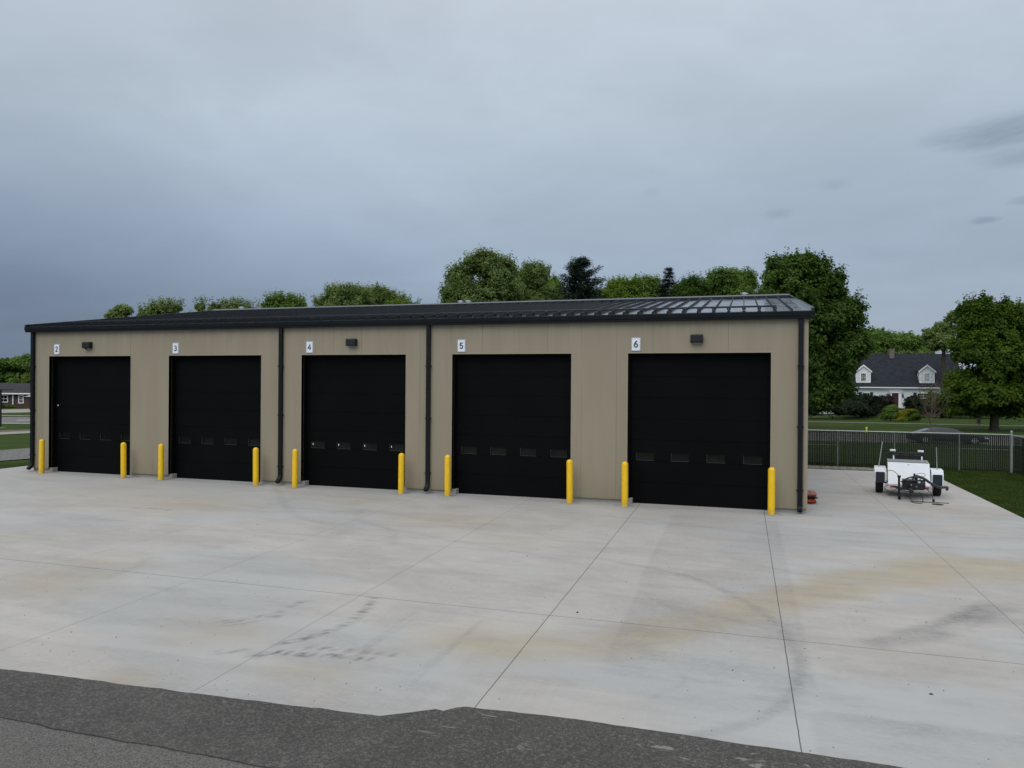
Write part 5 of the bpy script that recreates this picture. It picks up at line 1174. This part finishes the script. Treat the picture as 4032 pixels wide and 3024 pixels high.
def window_unit(parent, x0, x1, z0, z1, y, fw_=0.09, grid=(2, 2), mt=None):
    """framed window on a wall facing -y: frame, glass and muntins"""
    f = MB(); f.box(x0 - fw_, y - 0.05, z0 - fw_, x0, y + 0.02, z1 + fw_); f.box(x1, y - 0.05, z0 - fw_, x1 + fw_, y + 0.02, z1 + fw_)
    f.box(x0, y - 0.05, z1, x1, y + 0.02, z1 + fw_); f.box(x0, y - 0.06, z0 - fw_, x1, y + 0.02, z0)
    zm = (z0 + z1) / 2; f.box(x0, y - 0.035, zm - 0.025, x1, y - 0.012, zm + 0.025)
    nx, nz = grid
    for i in range(1, nx): xx = x0 + (x1 - x0) * i / nx; f.box(xx - 0.014, y - 0.03, z0, xx + 0.014, y - 0.014, zm - 0.025); f.box(xx - 0.014, y - 0.03, zm + 0.025, xx + 0.014, y - 0.014, z1)
    for h0, h1 in ((z0, zm), (zm, z1)):
        for i in range(1, nz):
            zz = h0 + (h1 - h0) * i / nz; f.box(x0, y - 0.029, zz - 0.012, x1, y - 0.0135, zz + 0.012)
    f.mi = 1; f.box(x0, y - 0.012, z0, x1, y - 0.004, z1)
    return f.build('window', [M['trim_white'], mt or M['glass']], parent)
def white_house():
    H = empty('white_house', (17.0, 84.0, -0.4), 0, 'white cape cod house with dark roof, two white dormers and brick chimney', 'house')
    ez, y1 = 3.55, 9.0; x0, x1 = -6.4, 7.6; rz = 7.85
    w_ = MB(); w_.box(x0, 0, 0.75, x1, y1, ez)
    for xx in (x0, x1 - 0.2): w_.extrude_x([(0.05, ez), (y1 - 0.05, ez), (y1 / 2, rz - 0.15)], xx, xx + 0.2)
    w_.build('wall', M['siding'], H)
    f = MB(); f.box(x0 + 0.02, 0.02, -0.2, x1 - 0.02, y1 - .02, 0.75); f.build('foundation', M['brick'], H)
    r = MB(); th = 0.14
    r.extrude_x([(-0.35, ez - 0.02), (y1 / 2, rz), (y1 + 0.35, ez - 0.02), (y1 + 0.35, ez + th), (y1 / 2, rz + th + .05), (-0.35, ez + th)][::1], x0 - 0.2, x1 + 0.2)
    RO = r.build('roof', M['shingle_dark'], H)
    g = MB(); g.box(x0 - 0.2, -0.46, ez - 0.06, x1 + 0.2, -0.35, ez + 0.08); g.box(x0, -0.34, ez - 0.09, x1, -0.02, ez - 0.04); g.box(x0, -0.03, ez - 0.32, x1, 0, ez - 0.09); g.build('gutter', M['trim_white'], H)
    c = MB(); c.box(-0.05, y1 / 2 - 0.65, 6.6, 0.5, y1 / 2 + 0.15, 8.55); c.box(-0.09, y1 / 2 - 0.69, 8.55, 0.54, y1 / 2 + 0.19, 8.68); c.build('chimney', M['chim'], RO)
    def dormer(cx, blind):
        yb = 0.16; hw = 0.86; zb_, ze_, zp = 4.17, 5.65, 6.42
        d = MB(); d.extrude_y([(cx - hw, zb_), (cx + hw, zb_), (cx + hw, ze_), (cx, zp - .08), (cx - hw, ze_)], yb, yb + 2.9); D_ = d.build('dormer', M['siding'], H)
        rr = MB(); o = 0.14
        rr.extrude_y([(cx - hw - o, ze_ - 0.10), (cx - hw - o, ze_ + 0.02), (cx, zp + 0.10), (cx + hw + o, ze_ + 0.02), (cx + hw + o, ze_ - 0.10), (cx, zp - 0.02)][::-1], yb - 0.10, yb + 3.2); rr.build('dormer_roof', M['shingle_dark'], D_)
        tr = MB()
        for s_ in (-1, 1):
            tr.hexa([(cx, yb - 0.14, zp - 0.12), (cx + s_ * (hw + o), yb - 0.14, ze_ - 0.2), (cx + s_ * (hw + o), yb - 0.101, ze_ - 0.2), (cx, yb - 0.101, zp - 0.12), (cx, yb - 0.14, zp + 0.10), (cx + s_ * (hw + o), yb - 0.14, ze_ + 0.01), (cx + s_ * (hw + o), yb - 0.101, ze_ + 0.01), (cx, yb - 0.101, zp + 0.10)])
            tr.box(cx + s_ * hw - (0.1 if s_ > 0 else 0), yb - 0.03, zb_, cx + s_ * hw + (0 if s_ > 0 else 0.1), yb - 0.001, ze_ - 0.1)
        tr.box(cx - hw + .1, yb - 0.03, zb_, cx + hw - .1, yb - 0.001, zb_ + 0.08); tr.build('dormer_trim', M['trim_white'], D_)
        window_unit(D_, cx - 0.27, cx + 0.27, 4.42, 5.36, yb, 0.10, (3, 2), mat('pale_blind', (0.30, 0.34, 0.36), 0.5) if blind else None)
    dormer(-3.75, False); dormer(3.60, True)
    d = MB(); d.box(-0.45, -0.04, 1.0, 0.32, 0.02, 2.86); D_ = d.build('door', M['door_red'], H)
    s_ = MB(); s_.box(-0.62, -0.14, 0.98, -0.46, -0.001, 2.88); s_.box(0.33, -0.14, 0.98, 0.62, -0.001, 2.88); s_.box(-0.72, -0.20, 2.88, 0.72, -0.001, 3.06); s_.box(-0.80, -0.26, 3.06, 0.80, -0.001, 3.13); s_.build('door_surround', M['trim_white'], H)
    p = MB(); p.box(-1.2, -1.3, -0.2, 1.2, -0.001, 0.94); p.box(-1.2, -1.7, -0.2, 1.2, -1.3, 0.55); p.build('porch', M['brick'], H)
    wl = MB(); wl.box(0.75, -0.12, 2.3, 0.92, -0.001, 2.72); wl.build('porch_lamp', M['shutter'], H)
    for sx in (-2.98, 2.04, -4.3, 3.95):
        sh = MB(); sh.box(sx, -0.05, 1.55, sx + 0.36, -0.001, 2.95); sh.build('shutter', M['shutter'], H)
    window_unit(H, -3.80, -3.10, 1.65, 2.85, 0, 0.10, (3, 2)); window_unit(H, 2.55, 3.75, 1.65, 2.85, 0, 0.10, (4, 2))
    window_unit(H, 5.2, 6.2, 1.65, 2.85, 0, 0.10, (4, 2))
    lw = MB(); lw.box(-9.8, 1.2, -0.2, x0 - 0.001, 8.0, 4.4); lw.build('wing', M['siding'], H)
    lr = MB(); lr.extrude_x([(0.9, 4.35), (4.6, 6.6), (8.3, 4.35), (8.3, 4.5), (4.6, 6.8), (0.9, 4.5)], -10.0, x0 - 0.02); lr.build('wing_roof', M['shingle_dark'], H)
    window_unit(H, -8.2, -7.6, 3.2, 4.1, 1.2, 0.1)
white_house()

# brick house far left
def brick_house():
    H = empty('brick_house', (-95.5, 54.4, -0.6), 0.302, 'low red brick house with grey hip roof beyond the street at the left edge', 'house')
    x0, x1, y1, ez = -9.0, 2.05, 9.0, 2.16
    w_ = MB(); w_.box(x0, 0, -0.2, x1, y1, ez); w_.build('wall', M['brick'], H)
    r = MB(); o = 0.45; rr = 1.35
    b = [(x0 - o, -o, ez), (x1 + 6.5, -o, ez), (x1 + 6.5, y1 + o, ez), (x0 - o, y1 + o, ez)]
    r.add(b + [(-1.2 - 5, y1 / 2, ez + rr), (1.8, y1 / 2, ez + rr)], [(0, 1, 5, 4), (1, 2, 5), (2, 3, 4, 5), (3, 0, 4), (3, 2, 1, 0)]); RO = r.build('roof', M['shingle_grey'], H)
    g = MB(); g.box(x0 - o, -o - 0.12, ez - 0.14, x1 + 6.5, -o + 0.0, ez + 0.02); g.box(x0 - o, -o, ez - 0.03, x1 + 6.5, 0, ez - 0.004); g.build('gutter', M['trim_white'], H)
    d = MB(); d.box(-0.20, -0.14, 0.0, -0.08, -0.002, ez - 0.2); d.tube([(-0.14, -0.07, ez - .22), (-0.05, -0.5, ez - .06)], .05, 6); d.build('downspout', M['trim_white'], H)
    window_unit(H, 0.66, 1.14, 0.90, 1.78, 0, 0.12, (2, 2)); window_unit(H, -1.9, -0.95, 1.0, 1.82, 0, 0.10, (2, 1)); window_unit(H, -4.6, -3.2, 1.0, 1.82, 0, 0.1, (2, 1))
    p = MB(); p.hexa([(3.25, -3.0, 1.78), (8.4, -3.0, 1.78), (8.4, 0, 1.78), (3.25, 0, 1.78), (4.5, -2.2, 2.13), (8.0, -2.2, 2.13), (8.0, 0, 2.13), (4.5, -0.3, 2.13)]); p.build('porch_roof', mat('porch_roof_white', (0.42, 0.43, 0.42), 0.6), H)
    q = MB(); q.box(3.9, -2.7, -0.2, 4.15, -2.45, 1.78); q.build('porch_post', M['trim_white'], H)
    q = MB(); q.box(2.07, 0.02, -0.2, 7.5, 2.0, ez - 0.01); q.build('wall', M['brick'], H)
brick_house()
shrub('dark clipped shrub below the double window of the brick house', -93.6, 52.2, [(-2.6, 0.75, 1.5, 0.75), (-4.5, 0.8, 1.4, 0.7)], 'hedge', .2, .26, 1.2)
shrub('low grey green plants at the foot of the brick house', -95.0, 53.2, [(0.0, 0.2, 0.8, 0.25), (-.9, .2, .7, .22)], 'mid', .16, .14, 1.4)

# lamp post far left
LP_ = empty('lamp_post', (-57.2, 22.45, -0.4), 0.302, 'dark square lamp post with flat arm fixture on the verge at the left edge', 'lamp post')
b = MB(); b.box(-0.07, -0.07, 0.05, 0.07, 0.07, 3.02); b.build('pole', M['post_bronze'], LP_, bevel=0.01)
b = MB(); b.box(-0.30, -0.30, 0, 0.30, 0.30, 0.05); b.build('base', M['walk'], LP_)
b = MB(); b.hexa([(-0.05, -0.2, 2.95), (1.2, -0.18, 3.0), (1.2, 0.18, 3.0), (-0.05, 0.2, 2.95), (-0.05, -0.2, 3.03), (1.15, -0.18, 3.05), (1.15, 0.18, 3.05), (-0.05, 0.2, 3.03)]); b.build('fixture', M['post_bronze'], LP_)

# ------------------------------------------------------------------ car on the road north of the fence
def car():
    C_ = empty('parked_car', (11.2, 34.2, -0.39), 0.0, 'dark blue sedan on the road seen through the chain link fence', 'car')
    L = 4.6; hl = L / 2; C_.scale = (1, 1, 0.88)
    # stations along x: (x, z_low, z_belt, half width, roof z, roof half width)
    st = [(-hl, .34, .62, .62, None), (-hl + .08, .24, .72, .76, None), (-hl + .5, .2, .76, .86, None), (-1.35, .18, .78, .89, None), (-.4, .18, .78, .90, None), (.5, .18, .77, .90, None), (1.15, .18, .74, .88, None), (hl - .45, .2, .66, .82, None), (hl - .08, .24, .55, .70, None), (hl, .32, .48, .55, None)]
    vs = []; n = 12
    for x, zl, zb_, hw, _ in st:
        ring = [(-hw * .9, zl), (-hw, zl + .12), (-hw, (zl + zb_) / 2), (-hw * .97, zb_ - .05), (-hw * .86, zb_), (-hw * .3, zb_ + .03), (hw * .3, zb_ + .03), (hw * .86, zb_), (hw * .97, zb_ - .05), (hw, (zl + zb_) / 2), (hw, zl + .12), (hw * .9, zl)]
        vs += [(x, y, z) for y, z in ring]
    fs = [(i * n + k, (i + 1) * n + k, (i + 1) * n + (k + 1) % n, i * n + (k + 1) % n) for i in range(len(st) - 1) for k in range(n)] + [tuple(range(n)), tuple((len(st) - 1) * n + k for k in range(n))[::-1]]
    b = MB(); b.add(vs, fs); b.build('body', M['car_blue'], C_, smooth=True)
    g = MB(); sec = [(-1.95, .78, .70), (-1.15, 1.10, .58), (-.6, 1.17, .55), (.1, 1.17, .55), (.55, 1.08, .57), (1.30, .76, .72)]
    vs = []; n2 = 6
    for x, zt, hw in sec:
        hb = .80; t_ = (zt - .74) / .43
        vs += [(x, -hb, .72), (x, -hb + (hb - hw) * t_ * .9, .72 + (zt - .72) * .85), (x, -hw * .8, zt), (x, hw * .8, zt), (x, hb - (hb - hw) * t_ * .9, .72 + (zt - .72) * .85), (x, hb, .72)]
    fs = [(i * n2 + k, (i + 1) * n2 + k, (i + 1) * n2 + k + 1, i * n2 + k + 1) for i in range(len(sec) - 1) for k in range(n2 - 1)] + [tuple(range(n2)), tuple((len(sec) - 1) * n2 + k for k in range(n2))[::-1]]
    gg = MB(); gg.add(vs, fs)
    gg.m = [0 if (i % (n2 - 1)) in (1, 2, 3) and 1 <= i // (n2 - 1) <= 3 else 1 for i in range(len(fs))]
    gg.build('cabin', [M['car_blue'], M['glass']], C_, smooth=False)
    for x in (-1.42, 1.42):
        for s_ in (-1, 1):
            wv = MB(); wv.wheel_x((0, 0, 0), 0, 0, [(-.1, .2), (-.1, .30), (-.07, .325), (.07, .325), (.1, .30), (.1, .2)], 24)
            o = wv.build('wheel', M['rubber'], C_, True); o.location = (x, s_ * .80, .325); o.rotation_euler = (0, 0, PI / 2)
            rm = MB(); rm.wheel_x((0, 0, 0), 0, 0, [(-.102, .19), (-.08, .06), (.08, .06), (.102, .19)], 16); rm.build('rim', M['galv'], o, True)
    for s_ in (-1, 1):
        h = MB(); h.hexa([(hl - .32, s_ * .72 - .08, .50), (hl - .04, s_ * .60 - .08, .46), (hl - .04, s_ * .60 + .08, .46), (hl - .32, s_ * .72 + .1, .50), (hl - .34, s_ * .72 - .08, .60), (hl - .10, s_ * .60 - .08, .54), (hl - .10, s_ * .60 + .08, .54), (hl - .34, s_ * .72 + .1, .60)]); h.build('headlight', M['lens'], C_)
        t_ = MB(); t_.box(-hl - .012, s_ * .5 - .14, .56, -hl + .06, s_ * .5 + .14, .68); t_.build('tail_light', M['red'], C_)
        mr = MB(); mr.box(.85, s_ * .92 - .08, .78, 1.0, s_ * .92 + .08, .90); mr.build('mirror', M['car_blue'], C_, bevel=.02)
car()

def far_woods():
    lc = LeafCloud()
    for k in range(900):
        a = R(-75 + 125 * k / 900.0) ; rr = 205 + rng.uniform(-12, 12)
        x = -10 + rr * math.sin(a); y = -20 + rr * math.cos(a); h = 5.5 + 2.2 * fbm(np.array([a * 40.0]), np.array([0.0]), 1.0, 5)[0]
        for q in range(5):
            lc.clump(np.array([x + rng.uniform(-1.5, 1.5), y + rng.uniform(-2, 2), -0.4 + h * rng.uniform(0.05, 1.0)]), 26, (0.9, 0.9, 0.7), 0.9, (0, -0.5, 0.5))
    o = lc.build('distant_woods', LM['mid'], None)
    tag(o, 'low far off line of woods closing the horizon behind the houses', 'woods', kind='stuff')
far_woods()

# small things beyond the fence
def marker():
    o = empty('marker_post', (5.55, 28.4, gz(5.5, 28.4)), 0, 'short yellow utility marker post showing above the fence rail', 'marker post')
    b = MB(); b.tube([(0, 0, -.1), (0, 0, 0.95)], 0.035, 10); b.build('post', M['galv'], o, True)
    b = MB(); b.lathe([(0.05, 0.78), (0.05, 1.12), (0.065, 1.26), (0.06, 1.28)], 12); b.build('cap', mat('marker_yellow', (0.55, 0.50, 0.03), 0.5), o, True)
marker()
hy = empty('fire_hydrant', (2.9, 50.5, -0.4), 0, 'grey fire hydrant on the far verge left of the yellow marker', 'hydrant')
b = MB(); b.lathe([(.16, 0), (.16, .06), (.10, .08), (.10, .55), (.13, .57), (.12, .68), (.05, .76), (.03, .8)], 14); b.build('barrel', mat('hydrant_grey', (.12, .125, .12), .6), hy, True)
b = MB(); b.wheel_x((0, 0, .42), 0, 0, [(-.2, .05), (-.16, .065), (.16, .065), (.2, .05)], 12); b.build('nozzle', mat('hydrant_cap', (.16, .16, .15), .6), hy, True)
sg = empty('yard_sign', (18.6, 55.0, -0.4), 0, 'tiny white and orange sign stake on the verge near the maple trunk', 'sign')
b = MB(); b.box(-.02, -.01, -.1, .02, .01, .55); b.build('stake', M['galv'], sg)
b = MB(); b.box(-.19, -.025, .40, .19, -.012, .95); b.build('panel', mat('panel_white', (.45, .45, .42), .5), sg)
b = MB(); b.box(-.08, -.030, .50, .08, -.026, .85); b.build('mark', mat('orange', (.45, .10, .03), .5), sg)
b = MB(); pts = []
for i in range(41):
    s_ = i / 40; pts.append((-35 + 90 * s_, 46.2 + 1.0 * s_, 6.00 + 0.25 * s_ + 1.2 * ((2 * s_ - 1) ** 2) * 0.8))
b.tube(pts, 0.011, 5); tag(b.build('overhead_wire', mat('wire', (.05, .055, .05), .7), None, True), 'thin overhead wire crossing in front of the big dark maple and white house', 'wire')
cov = MB(); cov.lathe([(.16, 0), (.16, .006), (.14, .010)], 20, (0, 0, 0)); o = cov.build('access_cover', M['dark_steel'], None); o.location = (3.72, 2.95, 0.001); tag(o, 'small round black access cover in the concrete in front of the trailer', 'cover')

S.render.film_transparent = False
S.cycles.use_denoising = True
